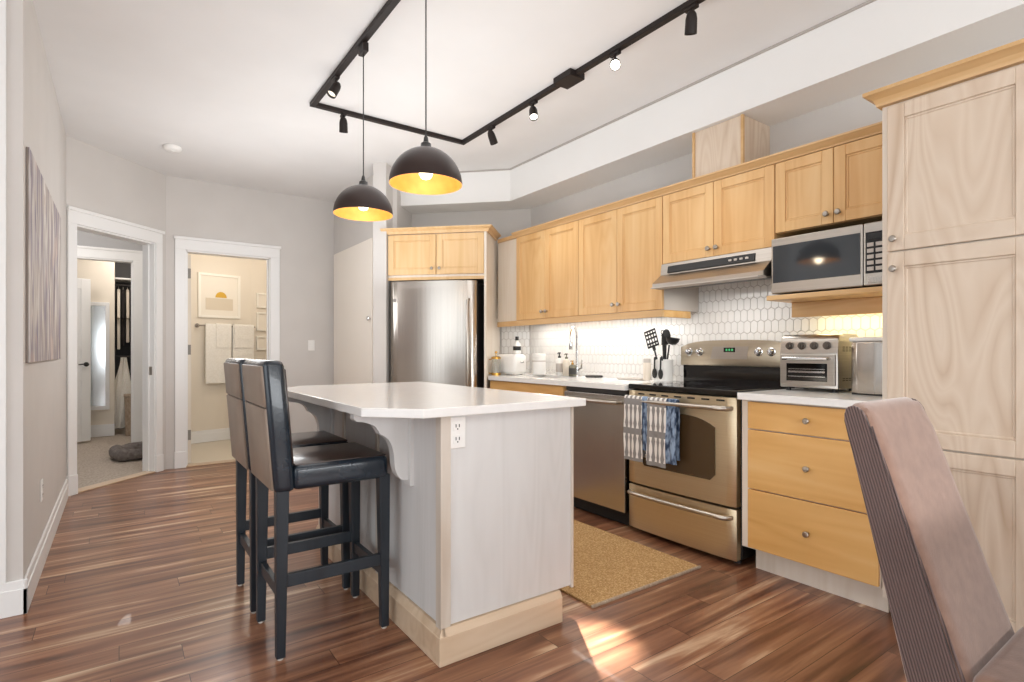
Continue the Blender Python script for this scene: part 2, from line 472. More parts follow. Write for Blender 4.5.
def knob(parent, F, u, v, z, m='nickel', r=0.014):
    b = MB(F)
    R = Matrix.Rotation(math.pi / 2, 3, 'X')            # lathe axis z -> -y (out of the face)
    b.lathe([(r * 0.55, 0), (r * 0.45, 0.008), (r * 0.5, 0.014), (r, 0.018), (r * 1.05, 0.024), (r * 0.8, 0.029), (0.001, 0.030)], (u, v, z), 16, R=R)
    return b.build('knob', m, parent, True)


# ------------------------------------------------------------------ setting
ZC = 2.85
XW = 3.30                                              # right wall
YB = 6.28                                              # wall with the bathroom door
XL = -0.345                                            # left wall
SF = 7.6 / S2                                          # fridge wall, s = (x+y)/sqrt2

struct(MB().prism([(-4, -3.4), (4.0, -3.4), (4.0, 6.0), (2.2, YB + 0.06), (0.37, YB + 0.06), (-0.42, 5.55), (-4, 5.55)], 'z', -0.1, 0.0).build('floor', 'floor'))
struct(MB().prism([(-0.41, 5.56), (0.37, 6.335), (0.42, 6.42), (0.42, 10.2), (-2.2, 10.2), (-2.2, 5.56)], 'z', -0.1, -0.004).build('floor', 'carpet'), 'beige carpet of the bedroom')
struct(MB().box(0.44, 2.2, YB + 0.06, 9.6, -0.1, -0.003).build('floor', 'tilefloor'), 'pale floor of the bathroom')
struct(MB().box(-4, 4.2, -3.4, 10.4, ZC, ZC + 0.1).build('ceiling', 'ceiling'))


def wall(name, p0, p1, m, openings=(), th=0.12, z1=ZC, kind='structure'):
    """front face runs p0->p1 as seen left to right from inside the room; openings (a0, a1, top)"""
    p0, p1 = Vector((*p0, 0)), Vector((*p1, 0)); u = p1 - p0; Lh = u.length; u.normalize()
    n = Vector((u.y, -u.x, 0))
    b = MB(frame(p0, u, n)); a = 0.0
    for (o0, o1, top) in openings:
        if o0 > a: b.box(a, o0, 0, th, 0, z1)
        b.box(o0, o1, 0, th, top, z1); a = o1
    if a < Lh: b.box(a, Lh, 0, th, 0, z1)
    return struct(b.build(name, m)), frame(p0, u, n), Lh


# right wall and fridge wall
wall('wall_right', (XW, 4.30), (XW, -3.4), 'wall')
wall('wall_fridge', (2.25, 5.35), (XW, 4.30), 'wall')
# short wall beside the fridge
struct(MB(DIAG).box(-2.06, -1.935, 4.70, SF + 0.02, 0, ZC).build('wall_stub', 'wall'))
wall('wall_closet', (1.987, YB), (1.987, 4.80), 'wall')
# bathroom wall and diagonal bedroom wall
DL = (0.364 + 0.345) * S2
OPB0, OPB1 = 0.53, 1.305
wall('wall_back', (0.364, YB), (2.05, YB), 'wall', ((OPB0 - 0.364, OPB1 - 0.364, 2.143),))
wall('wall_diagonal', (XL, 5.571), (0.364, YB), 'wall', ((0.075, 0.865, 2.165),))
wall('wall_left', (XL, 3.2), (XL, 5.575), 'wall', th=0.10)
struct(MB().box(-4, XL - 0.0995, 3.2, 3.3, 0, ZC).build('wall_front', 'wall'))
struct(MB().box(-2.4, -0.40, 3.186, 3.2, 0.15, ZC).build('trim_1', 'white'), 'flat white casing board at the end of the left wall')


def casing(name, F, a0, a1, top, wcase=0.095, depth=0.02, th=0.12):
    b = MB(F)
    for s in ((a0 - wcase, a0), (a1, a1 + wcase)):
        b.box(s[0], s[1], -depth, 0, 0.0, top + 0.001, 0.004)
    b.box(a0 - wcase, a1 + wcase, -depth, 0, top, top + 0.105, 0.004)
    b.box(a0 - wcase - 0.012, a1 + wcase + 0.012, -depth - 0.018, 0, top + 0.1, top + 0.128, 0.005)
    b.box(a0 - 0.012, a0 + 0.008, -0.004, th + 0.004, 0, top)       # jamb lining
    b.box(a1 - 0.008, a1 + 0.012, -0.004, th + 0.004, 0, top)
    b.box(a0, a1, -0.004, th + 0.004, top - 0.014, top + 0.004)
    b.box(a0 + 0.008, a0 + 0.02, 0.05, 0.075, 0, top - 0.014); b.box(a1 - 0.02, a1 - 0.008, 0.05, 0.075, 0, top - 0.014)
    for s in ((a0 - wcase - 0.006, a0 + 0.002), (a1 - 0.002, a1 + wcase + 0.006)):
        b.box(s[0], s[1], -depth - 0.006, 0, 0.0, 0.16, 0.004)      # plinth blocks
    return struct(b.build(name, 'white'))


FB = frame((0.364, YB, 0), (1, 0, 0), (0, -1, 0))
FD = frame((XL, 5.571, 0), (1, 1, 0), (1, -1, 0))
FDm = frame((XL, 5.571, 0), (1, 1, 0), (1, -1, 0))
t2 = casing('trim_2', FB, OPB0 - 0.364, OPB1 - 0.364, 2.143)
t3 = casing('trim_3', FD, 0.075, 0.865, 2.165, 0.075)
door3 = struct(MB().box(0.548, 0.586, 6.405, 7.12, 0.015, 2.12, 0.002).build('door_3', 'cream'), 'bathroom door standing open, seen on edge')
for z in (0.30, 1.16, 1.93):                           # hinges on its near edge
    b = MB(); b.box(0.541, 0.583, 6.398, 6.4055, z - 0.05, z + 0.05, 0.001); b.cyl((0.545, 6.397, z - 0.052), (0.545, 6.397, z + 0.052), 0.006, seg=10)
    b.build('hinge', 'hingemetal', door3)
MB(FD).box(0.853, 0.858, 0.02, 0.05, 0.92, 1.0).build('strike_plate', 'nickel', t3)
struct(MB(FB).box(OPB0 - 0.364, OPB1 - 0.364, -0.01, 0.10, 0.0, 0.012, 0.004).build('trim_4', 'basewood'), 'wood threshold of the bathroom door')
struct(MB(FD).box(0.075, 0.865, -0.01, 0.10, 0.0, 0.012, 0.004).build('trim_5', 'basewood'), 'wood threshold of the bedroom door')


def baseboard(name, F, a0, a1, h=0.15, m='white'):
    b = MB(F)
    b.box(a0, a1, -0.016, 0, 0, h * 0.74, 0.002); b.box(a0, a1, -0.011, 0, h * 0.70, h, 0.004)
    return struct(b.build(name, m))


FL = frame((XL, 3.2, 0), (0, 1, 0), (1, 0, 0))
baseboard('baseboard_left', FL, -0.016, 2.30)
baseboard('baseboard_front', frame((-2.4, 3.2, 0), (1, 0, 0), (0, -1, 0)), 0, 2.4 + XL + 0.016)
baseboard('baseboard_back', FB, OPB1 - 0.364 + 0.10, 1.62)

wr = MB()  # unseen rear wall, added so its low opening shapes the daylight
wr.box(-4, 4, -3.5, -3.38, 0, 0.78); wr.box(-4, 4, -3.5, -3.38, 1.78, ZC); wr.box(-4, -0.95, -3.5, -3.38, 0.78, 1.78); wr.box(3.75, 4, -3.5, -3.38, 0.78, 1.78)
struct(wr.build('wall_rear_unseen', 'wall'))
# bulkhead over the cabinets, following both walls
bk = MB()
ca = 2.97
sb = 5.06
def ts(t, s): return ((s + t) / S2, (s - t) / S2)
cx = ca; cy = sb * S2 - ca
bk.prism([(ca, -3.3), (XW - 0.001, -3.3), (XW - 0.001, 4.299), ts(-1.936, SF - 0.001), ts(-1.936, sb), (cx, cy)], 'z', 2.55, ZC - 0.001)
struct(bk.build('ceiling_bulkhead', 'soffit'))
tr = MB()                                             # slim reveal where the bulkhead meets the ceiling, its shadow line painted grey
tr.prism([(ca - 0.012, -3.3), (ca, -3.3), (cx, cy), ts(-1.936, sb), ts(-1.936, sb - 0.012), (cx - 0.012, cy - 0.005)], 'z', ZC - 0.012, ZC - 0.0005)
struct(tr.build('trim_6', 'reveal'))

# rooms behind the doors
struct(MB().box(0.43, 0.53, YB + 0.12, 7.85, 0, ZC).build('wall_bath_left', 'cream'))
BD = Vector((0.966, 0.2588, 0)); BP = Vector((0.45, 7.76, 0)); FBB = frame(BP, BD, (0.2588, -0.966, 0))
wall('wall_bath_back', (0.45, 7.76), (0.45 + 0.966 * 1.02, 7.76 + 0.2588 * 1.02), 'cream')
pc = BP + BD * 1.02
FBC = frame(pc, (0.80, 0.06, 0), (0.06, -0.80, 0))
wall('wall_bath_end', (pc.x, pc.y), (pc.x + 0.9, pc.y + 0.07), 'cream')
struct(MB().box(2.1, 2.2, YB + 0.12, 9.0, 0, ZC).build('wall_bath_right', 'cream'))
baseboard('baseboard_bath', FBB, 0.05, 1.02)
wall('wall_bedroom', (-2.2, 8.18), (0.43, 8.18), 'bluegrey', ((1.20, 2.33, 2.25),))
FC = frame((-2.2, 8.18, 0), (1, 0, 0), (0, -1, 0))
casing('trim_7', FC, 1.20, 2.33, 2.25, 0.12)
struct(MB().box(-2.3, -2.2, 5.5, 10.2, 0, ZC).build('wall_bedroom_left', 'bluegrey'))
wall('wall_closet_back', (-2.2, 9.2), (-0.06, 9.2), 'cream')
struct(MB().box(-0.16, -0.06, 9.321, 9.99, 0, ZC).build('wall_closet_side', 'cream'))
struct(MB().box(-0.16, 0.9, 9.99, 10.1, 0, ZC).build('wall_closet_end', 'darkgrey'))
struct(MB().box(0.80, 0.9, 8.301, 9.99, 0, ZC).build('wall_closet_right', 'cream'))
baseboard('baseboard_closet', frame((-2.2, 9.2, 0), (1, 0, 0), (0, -1, 0)), 0, 2.14, 0.16)

# white panelled door, standing open in the closet doorway
dv = Vector((0.62, 0.40, 0)).normalized(); FP = frame((-0.905, 8.33, 0), dv, (dv.y, -dv.x, 0))
d = MB(FP); W = 0.72
d.box(0, W, 0.008, 0.03, 0.02, 2.05)
for a, b_ in ((0, 0.11), (W - 0.11, W)): d.box(a, b_, 0, 0.038, 0.02, 2.05, 0.003)
for a, b_ in ((0.02, 0.24), (0.78, 0.90), (1.00, 1.06), (1.16, 1.22), (1.92, 2.05)): d.box(0.11, W - 0.11, 0, 0.038, a, b_, 0.003)
d.box(0.17, W - 0.17, 0.003, 0.035, 0.30, 0.72, 0.008); d.box(0.17, W - 0.17, 0.003, 0.035, 1.28, 1.86, 0.008)
door1 = struct(d.build('door_1', 'white'))
h = MB(FP); h.cyl((W - 0.055, 0, 0.98), (W - 0.055, -0.012, 0.98), 0.028); h.cyl((W - 0.055, -0.01, 0.98), (W - 0.055, -0.05, 0.98), 0.009)
h.tube([(W - 0.055, -0.048, 0.98), (W - 0.10, -0.05, 0.985), (W - 0.165, -0.046, 0.978)], [0.009, 0.008, 0.006])
h.build('door_handle', 'black', door1, True)
# flush closet door left of the fridge
FCl = frame((1.987, YB, 0), (0, -1, 0), (-1, 0, 0))
door2 = struct(MB(FCl).box(0.06, 1.215, -0.022, -0.001, 0.05, 2.235, 0.003).build('door_2', 'doorwhite'), 'tall flush closet door left of the fridge')
knob(door2, FCl, 1.172, -0.022, 1.46, 'chrome', 0.022)

# picket tile splashback: a mesh of bevelled tiles on a grout sheet
def tile_wall(F, u0, u1, z0, z1, skip=()):
    b = MB(F); b.box(u0, u1, -0.004, -0.0005, z0, z1); b.mi = 1
    tw, th_, pt = 0.046, 0.074, 0.012
    row = 0; z = z0 - 0.03
    while z < z1:
        u = u0 - (tw / 2 if row % 2 else 0)
        while u < u1:
            c, g = u + tw / 2, 0.0022
            poly = [(c, z - pt + g), (u + tw - g, z + g), (u + tw - g, z + th_ - pt - g), (c, z + th_ - g), (u + g, z + th_ - pt - g), (u + g, z + g)]
            poly = [(min(max(a, u0), u1), min(max(q, z0), z1)) for a, q in poly]
            if max(p[0] for p in poly) - min(p[0] for p in poly) > 0.012 and max(p[1] for p in poly) - min(p[1] for p in poly) > 0.012:
                pts = []
                for p in poly:
                    if not pts or (abs(p[0] - pts[-1][0]) + abs(p[1] - pts[-1][1])) > 1e-4: pts.append(p)
                if (abs(pts[0][0] - pts[-1][0]) + abs(pts[0][1] - pts[-1][1])) < 1e-4: pts.pop()
                if len(pts) >= 3: b.prism(pts, 'y', -0.008, -0.0035)
            u += tw
        z += th_; row += 1
    return b


M['grout'] = mat('grey_grout', 'c9c4bf', 0.8)
M['tile'] = mat('glossy_white_tile', 'eeece9', 0.12)
FR = frame((XW, 4.30, 0), (0, -1, 0), (-1, 0, 0))
struct(tile_wall(FR, 0.0, 3.30, 0.93, 1.75).build('backsplash', ['grout', 'tile']), 'white picket tile splashback')
FF = frame((*ts(-1.0, SF), 0), (1, -1, 0), (-1, -1, 0))
struct(tile_wall(FF, 0.0, 0.28, 0.93, 1.42).build('backsplash', ['grout', 'tile']), 'white picket tile splashback beside the fridge')

# ------------------------------------------------------------------ island
isl = thing('kitchen_island', 'pale whitewashed kitchen island with tan wood base in front of the fridge', 'island', (1.28, 2.5, 0))
b = MB()
b.box(0.968, 1.60, 1.795, 3.30, 0.13, 0.906)
b.box(1.05, 1.52, 1.85, 3.25, 0.0, 0.14)
b.build('body', 'island', isl)
for q in ((0.955, 0.997, 1.785, 1.827), (0.955, 0.997, 3.265, 3.307), (1.594, 1.606, 1.787, 1.825), (0.957, 0.972, 2.40, 2.425), (0.957, 0.972, 2.86, 2.885)):
    MB().box(*q, 0.12, 0.9075, 0.002).build('corner_post', 'postwood', isl)
b = MB()
prof = [(0, 0), (0.018, 0), (0.018, 0.095), (0.012, 0.115), (0.006, 0.122), (0, 0.128)]
b.box(0.940, 1.525, 1.766, 1.80, 0, 0.105, 0.003); b.prism([(1.766, 0.10), (1.7835, 0.128), (1.80, 0.128), (1.80, 0.10)], 'x', 0.9575, 1.525)
b.prism([(0.940, 0.10), (0.9575, 0.128), (0.97, 0.128), (0.97, 0.10)], 'y', 1.784, 3.31)
b.hexa([(0.940, 1.766, 0.1), (0.97, 1.766, 0.1), (0.97, 1.79, 0.1), (0.94, 1.79, 0.1), (0.9575, 1.7835, 0.128), (0.97, 1.7835, 0.128), (0.97, 1.79, 0.128), (0.9575, 1.79, 0.128)])
b.box(0.940, 0.972, 1.8002, 3.31, 0, 0.105, 0.003)
b.build('baseboard', 'basewood', isl)


def corbel_poly(x0):
    pts = [(x0, 0.907), (x0 - 0.225, 0.907), (x0 - 0.225, 0.885)]
    for i in range(0, 11):                              # upper sweep, concave then convex
        t = i / 10; a = math.pi / 2 * t
        pts.append((x0 - 0.215 + 0.095 * math.sin(a) * 1.0, 0.875 - 0.045 * (1 - math.cos(a)) - 0.012 * t))
    for i in range(1, 11):
        t = i / 10; a = math.pi / 2 * t
        pts.append((x0 - 0.12 + 0.06 * math.sin(a), 0.818 - 0.10 * (1 - math.cos(a)) - 0.01 * t))
    for i in range(1, 9):
        t = i / 8; a = math.pi / 2 * t
        pts.append((x0 - 0.06 + 0.045 * (1 - math.cos(a)), 0.708 - 0.085 * math.sin(a)))
    pts.append((x0, 0.622))
    return pts


for y in (2.085, 3.10):
    b = MB(); b.prism(corbel_poly(0.954), 'y', y - 0.022, y + 0.022, 0.002, 1); b.box(0.952, 0.969, y - 0.045, y + 0.045, 0.60, 0.907, 0.002)
    b.build('corbel', 'island', isl)
top = MB()
top.prism([(0.867, 1.75), (1.645, 1.75), (1.645, 3.36), (0.867, 3.36), (0.707, 3.20), (0.707, 1.925)], 'z', 0.909, 0.942, 0.003)
tag(top.build('island_worktop', 'quartz'), 'white quartz worktop with clipped corners lying on the island', 'worktop')


def outlet(name, F, u, z, label, toggle=False):
    r = thing(name, label, 'light switch' if toggle else 'outlet', F @ Vector((u, 0, z)))
    MB(F).box(u - 0.036, u + 0.036, -0.006, -0.0004, z - 0.058, z + 0.058, 0.003).build('cover_plate', 'whiteplastic', r)
    if toggle:
        MB(F).box(u - 0.017, u + 0.017, -0.009, -0.005, z - 0.033, z + 0.033, 0.002).build('rocker', 'whiteplastic', r)
    else:
        for dz in (-0.024, 0.024):
            o = MB(F).box(u - 0.017, u + 0.017, -0.008, -0.005, z + dz - 0.016, z + dz + 0.016, 0.004).build('receptacle', 'whiteplastic', r)
            k = MB(F)
            for du in (-0.007, 0.007): k.box(u + du - 0.0018, u + du + 0.0018, -0.0086, -0.0078, z + dz - 0.004, z + dz + 0.008)
            k.cyl((u, -0.0086, z + dz - 0.010), (u, -0.0078, z + dz - 0.010), 0.003, seg=10)
            k.build('slots', 'darkgrey', o)
    return r


outlet('electrical_outlet', frame((0, 1.794, 0), (1, 0, 0), (0, -1, 0)), 1.026, 0.842, 'white double outlet on the front of the island')
outlet('electrical_outlet', frame((XL, 0, 0), (0, 1, 0), (1, 0, 0)), 3.86, 0.40, 'white outlet low on the left wall under the painting')
outlet('light_switch', frame((0, YB, 0), (1, 0, 0), (0, -1, 0)), 1.735, 1.21, 'white light switch on the wall right of the bathroom door', True)

# ------------------------------------------------------------------ base run on the right wall
# drawer base
dr = thing('drawer_cabinet', 'maple base cabinet with three drawers right of the range', 'cabinet', (2.98, 1.31, 0))
MB().box(2.662, 3.28, 0.998, 1.646, 0.125, 0.892).build('body', 'paleside', dr)
MB().box(2.74, 3.28, 1.0, 1.615, 0.0, 0.124).build('toe_kick', 'paleside', dr)
for z0, z1 in ((0.748, 0.886), (0.441, 0.742), (0.135, 0.435)):
    q = MB().box(2.640, 2.661, 1.002, 1.602, z0, z1, 0.003).build('drawer', 'maple_h', dr)
    knob(q, RIGHT, -1.297, 2.640, (z0 + z1) / 2)
# sink base
sk = thing('sink_cabinet', 'maple sink base cabinet between the fridge and the dishwasher', 'cabinet', (2.98, 3.5, 0))
MB().prism([(2.662, 3.045), (3.28, 3.045), (3.28, 4.27), (3.05, 4.42), (2.662, 4.06)], 'z', 0.11, 0.70).build('body', 'maple', sk)
MB().prism([(2.735, 3.05), (3.2, 3.05), (3.2, 4.2), (2.735, 4.08)], 'z', 0.0, 0.108).build('toe_kick', 'paleside', sk)
MB().box(2.640, 2.661, 3.052, 4.03, 0.735, 0.888, 0.003).build('false_front', 'maple_h', sk)
for y0, y1, ky in ((3.052, 3.538, 3.49), (3.544, 4.03, 3.59)):
    q = shaker('door', sk, RIGHT, -y1, -y0, 2.640, 0.125, 0.728, 'maple')
    knob(q, RIGHT, -ky, 2.640, 0.66)
MB().box(2.661, 2.68, 3.05, 4.03, 0.69, 0.892).build('rail', 'maple', sk)

# worktops
b = MB()
b.prism([(2.62, 2.437), (3.289, 2.437), (3.289, 3.35), (2.62, 3.35)], 'z', 0.895, 0.93)
b.prism([(2.62, 3.35), (2.80, 3.35), (2.80, 3.92), (2.62, 3.92)], 'z', 0.895, 0.93)
b.prism([(3.14, 3.35), (3.289, 3.35), (3.289, 3.92), (3.14, 3.92)], 'z', 0.895, 0.93)
b.prism([(2.62, 3.92), (3.289, 3.92), (3.289, 4.29), (3.08, 4.49), (2.62, 4.03)], 'z', 0.895, 0.93)
tag(b.build('kitchen_worktop', 'quartz'), 'white worktop with the sink, left of the range', 'worktop')
tag(MB().box(2.62, 3.289, 0.998, 1.648, 0.895, 0.93, 0.002).build('kitchen_worktop', 'quartz'), 'short white worktop over the three drawers', 'worktop')
sn = thing('kitchen_sink', 'stainless undermount sink set in the worktop', 'sink', (2.97, 3.63, 0.71))
b = MB()
for q in ((2.785, 2.80, 3.335, 3.935), (3.14, 3.155, 3.335, 3.935)): b.box(*q, 0.715, 0.894)
for q in ((3.335, 3.35), (3.92, 3.935)): b.box(2.80, 3.14, *q, 0.715, 0.894)
b.box(2.785, 3.155, 3.335, 3.935, 0.705, 0.716)
b.build('basin', 'steel', sn)
MB().lathe([(0.042, 0.7165), (0.042, 0.719), (0.03, 0.720), (0.001, 0.7195)], (2.97, 3.63, 0)).build('drain', 'chrome', sn, True)
# faucet
fc = thing('kitchen_faucet', 'chrome gooseneck faucet behind the sink', 'faucet', (3.20, 3.52, 0.93))
b = MB(); b.lathe([(0.030, 0.9305), (0.030, 0.938), (0.022, 0.945), (0.018, 0.99), (0.014, 1.0)], (3.20, 3.52, 0))
dx, dy = -0.86, -0.51
pts = [(3.20, 3.52, 0.99), (3.20, 3.52, 1.26)]
for i in range(1, 13):
    a = math.pi * i / 12; r = 0.085
    pts.append((3.20 + dx * r * (1 - math.cos(a)), 3.52 + dy * r * (1 - math.cos(a)), 1.26 + r * math.sin(a)))
e = pts[-1]; pts.append((e[0], e[1], 1.235))
b.tube(pts, 0.0115); b.build('spout', 'chrome', fc, True)
MB().lathe([(0.013, 0), (0.0165, -0.02), (0.0185, -0.075), (0.016, -0.082)], (e[0], e[1], 1.24)).build('spray_head', 'chrome', fc, True)
b = MB(); b.tube([(3.20, 3.50, 0.985), (3.20, 3.462, 1.0), (3.197, 3.452, 1.07)], [0.011, 0.009, 0.006]); b.build('lever', 'chrome', fc, True)

# dishwasher
dw = thing('dishwasher', 'stainless dishwasher between the sink cabinet and the range', 'dishwasher', (2.98, 2.745, 0))
MB().box(2.69, 3.26, 2.445, 3.04, 0.02, 0.892).build('body', 'gasket', dw)
MB().box(2.636, 2.689, 2.447, 3.037, 0.105, 0.858, 0.004).build('door', 'steel_v', dw)
MB().box(2.655, 2.689, 2.447, 3.037, 0.862, 0.890, 0.003).build('dark_strip', 'darkgrey', dw)  # dark strip paints the shaded gap between worktop and door
b = MB(); b.tube([(2.637, 3.0, 0.812), (2.600, 2.99, 0.812), (2.592, 2.95, 0.812), (2.592, 2.53, 0.812), (2.600, 2.49, 0.812), (2.637, 2.48, 0.812)], 0.0115); b.build('handle', 'steel', dw, True)
MB().box(2.72, 2.74, 2.45, 3.03, 0.0, 0.10).build('toe_panel', 'black', dw)

# ------------------------------------------------------------------ range
Y0, Y1 = 1.664, 2.424
rg = thing('electric_range', 'stainless electric range with black glass top between the worktops', 'range', (2.97, 2.04, 0))
MB().box(2.69, 3.26, Y0, Y1, 0.035, 0.905, 0.003).build('body', 'black', rg)
for (x, y) in ((2.73, Y0 + 0.05), (2.73, Y1 - 0.05), (3.2, Y0 + 0.05), (3.2, Y1 - 0.05)):
    MB().lathe([(0.02, 0), (0.02, 0.012), (0.012, 0.014), (0.012, 0.036)], (x, y, 0), 14).build('levelling_foot', 'darkgrey', rg, True)
MB().box(2.645, 3.235, Y0 - 0.004, Y1 + 0.004, 0.906, 0.938, 0.008, 3).build('cooktop', 'blackglass', rg)
M['ring'] = mat('faint_burner_ring', '2c2a2a', 0.15)
for (x, y, r) in ((2.80, 1.86, 0.10), (2.80, 2.22, 0.085), (3.06, 1.86, 0.08), (3.06, 2.22, 0.10)):
    MB().lathe([(r, 0.9381), (r, 0.9387), (r - 0.004, 0.9387), (r - 0.004, 0.9381)], (x, y, 0), 40, close=False).build('burner_ring', 'ring', rg)


def bowed(y0, y1, x, bow, z0, z1, xb, n=14):
    """front that bows out a little towards the room"""
    pts = []
    for i in range(n + 1):
        t = i / n; pts.append((x - bow * (1 - (2 * t - 1) ** 2), y0 + (y1 - y0) * t))
    return pts + [(xb, y1), (xb, y0)]


od = MB(); od.prism(bowed(Y0 + 0.004, Y1 - 0.004, 2.645, 0.012, 0, 0, 2.688), 'z', 0.318, 0.898, 0.003, 1)
od = od.build('oven_door', 'steel_warm', rg, True)
wn = MB(RIGHT)
pts = []
u0, u1, z0, z1 = -2.31, -1.79, 0.44, 0.785
pts = [(u0, z0 + 0.03), (u0 + 0.03, z0), (u1 - 0.03, z0), (u1, z0 + 0.03)]
for i in range(15):
    t = i / 14; pts.append((u1 + (u0 - u1) * t, z1 - 0.055 + 0.055 * (1 - abs(2 * t - 1) ** 3)))
wn.prism(pts, 'y', 2.6315, 2.640); wn.build('oven_window', 'ovenglass', od)
for k in range(7):
    ya = Y0 + 0.07 + k * 0.092; xb_ = 2.645 - 0.012 * (1 - (2 * (ya + 0.025 - Y0) / 0.76 - 1) ** 2)
    MB().box(xb_ - 0.0012, xb_ + 0.008, ya, ya + 0.05, 0.876, 0.885).build('vent_slot', 'gasket', od)


def bow_handle(z, parent, y0, y1, x0=2.638, out=0.052, r=0.0135):
    b = MB(); p = [(x0 + 0.004, y0, z), (x0 - out * 0.75, y0 + 0.012, z)]
    for i in range(11):
        t = i / 10; p.append((x0 - out - 0.012 * (1 - (2 * t - 1) ** 2), y0 + 0.03 + (y1 - y0 - 0.06) * t, z))
    p += [(x0 - out * 0.75, y1 - 0.012, z), (x0 + 0.004, y1, z)]
    b.tube(p, [0.012, 0.0135] + [r] * 11 + [0.0135, 0.012], 14); return b.build('handle', 'steel', parent, True)


bow_handle(0.842, od, Y0 + 0.03, Y1 - 0.03)
dwr = MB(); dwr.prism(bowed(Y0 + 0.004, Y1 - 0.004, 2.645, 0.012, 0, 0, 2.688), 'z', 0.035, 0.305, 0.003, 1)
dwr = dwr.build('storage_drawer', 'steel_warm', rg, True)
bow_handle(0.262, dwr, Y0 + 0.03, Y1 - 0.03, out=0.04)
# backguard
MB().box(3.195, 3.27, Y0 + 0.004, Y1 - 0.004, 0.935, 1.06, 0.004).build('riser', 'blackglass', rg)
b = MB(RIGHT)
pts = [(-Y1 - 0.004, 1.05), (-Y0 + 0.004, 1.05)]
for i in range(13):
    t = i / 12; a = (2 * t - 1); pts.append((-Y0 + 0.004 + (-Y1 + Y0 - 0.008) * t, 1.175 + 0.042 * (1 - a ** 4)))
b.prism(pts, 'y', 3.175, 3.27, 0.006); bgd = b.build('backguard', 'steel_mid', rg, True)
for y in (2.354, 2.272, 1.852, 1.772):
    k = MB(RIGHT); R = Matrix.Rotation(math.pi / 2, 3, 'X')
    k.lathe([(0.027, 0), (0.027, 0.004), (0.021, 0.006), (0.019, 0.022), (0.016, 0.026), (0.001, 0.027)], (-y, 3.175, 1.142), 24, R=R)
    k.box(-y - 0.003, -y + 0.003, 3.142, 3.150, 1.126, 1.158, 0.001)
    k.build('knob', 'chrome', bgd, True)
b = MB(RIGHT); b.prism([(-2.19, 1.095), (-1.93, 1.095), (-1.92, 1.175), (-2.17, 1.175)], 'y', 3.172, 3.176); cp = b.build('control_panel', 'steel', bgd)
b = MB(RIGHT).box(-2.09, -2.01, 3.170, 3.1725, 1.14, 1.168); b.build('display', 'blackglass', cp)
b = MB(RIGHT)
M['lcd'] = mat('green_lcd_digits', '3c5a46', 0.3, emit='59ff9b', es=0.4)
for k in range(3): b.box(-2.075 + k * 0.02, -2.063 + k * 0.02, 3.1693, 3.1703, 1.147, 1.161)
b.build('clock_digits', 'lcd', cp)

# tea towels over the oven handle
def hang_towel(name, y0, y1, zb_front, zb_back, m, label, xf=2.566, xb=2.600, zt=0.857, seed=0, tw=0.0):
    rnd = random.Random(seed); g = []; n, k = 26, 14
    path = []
    for i in range(12): path.append((xf, zb_front + (zt - zb_front) * i / 11))
    for i in range(1, 6):
        a = math.pi * i / 6; path.append(((xf + xb) / 2 - math.cos(a) * (xb - xf) / 2, zt + 0.016 * math.sin(a)))
    for i in range(9): path.append((xb, zt - (zt - zb_back) * i / 8))
    for i, (x, z) in enumerate(path):
        row = []; drop = max(0, (zt - z) / 0.4)
        for j in range(k + 1):
            t = j / k; row.append((x + (0.006 * math.sin(t * 9 + seed) * drop if x < 2.58 else 0.003 * math.sin(t * 7 + seed) * drop) - 0.004 * drop * (1 if x < 2.58 else 0),
                                   y0 + (y1 - y0) * t + 0.006 * drop * math.sin(z * 20 + seed) + tw * drop, z))
        g.append(row)
    o = MB().sheet(g, 0.003).build(name, m, smooth=True)
    return tag(o, label, 'tea towel', 'tea towels on the oven handle')


hang_towel('tea_towel', 2.245, 2.386, 0.475, 0.50, 'teatowel', 'grey tea towel printed with pale cutlery, left one on the oven handle', seed=1)
hang_towel('tea_towel', 2.064, 2.202, 0.470, 0.50, 'teatowel', 'grey tea towel printed with pale cutlery, second from left on the oven handle', seed=3)
hang_towel('tea_towel', 2.205, 2.243, 0.55, 0.52, 'blue_cloth', 'narrow dark blue cloth between the two grey towels', seed=5)
hang_towel('tea_towel', 1.995, 2.062, 0.50, 0.52, 'blue_cloth', 'folded blue and white cloth right of the grey towels', seed=8)

# ------------------------------------------------------------------ wall cabinets
XU = 2.90
G = 'maple wall cabinets on the right wall'


def wall_cab(name, label, y0, y1, z0, z1, kn='in', dz0=None, kz=0.06, g=G, side=None):
    r = thing(name, label, 'cabinet', ((XU + XW) / 2, (y0 + y1) / 2, z0), group=g)
    MB().box(XU + 0.0205, XW - 0.011 if z0 < 1.6 else XW - 0.011, y0 + 0.001, y1 - 0.001, z0, z1).build('body', side or 'maple', r)
    mid = (y0 + y1) / 2
    for (a, c, s) in ((mid + 0.0015, y1 - 0.002, 1), (y0 + 0.002, mid - 0.0015, -1)):
        q = shaker('door', r, RIGHT, -c, -a, XU, (dz0 or z0) + 0.002, z1 - 0.003, 'maple')
        knob(q, RIGHT, -(mid + s * 0.028), XU, (dz0 or z0) + kz)
    return r


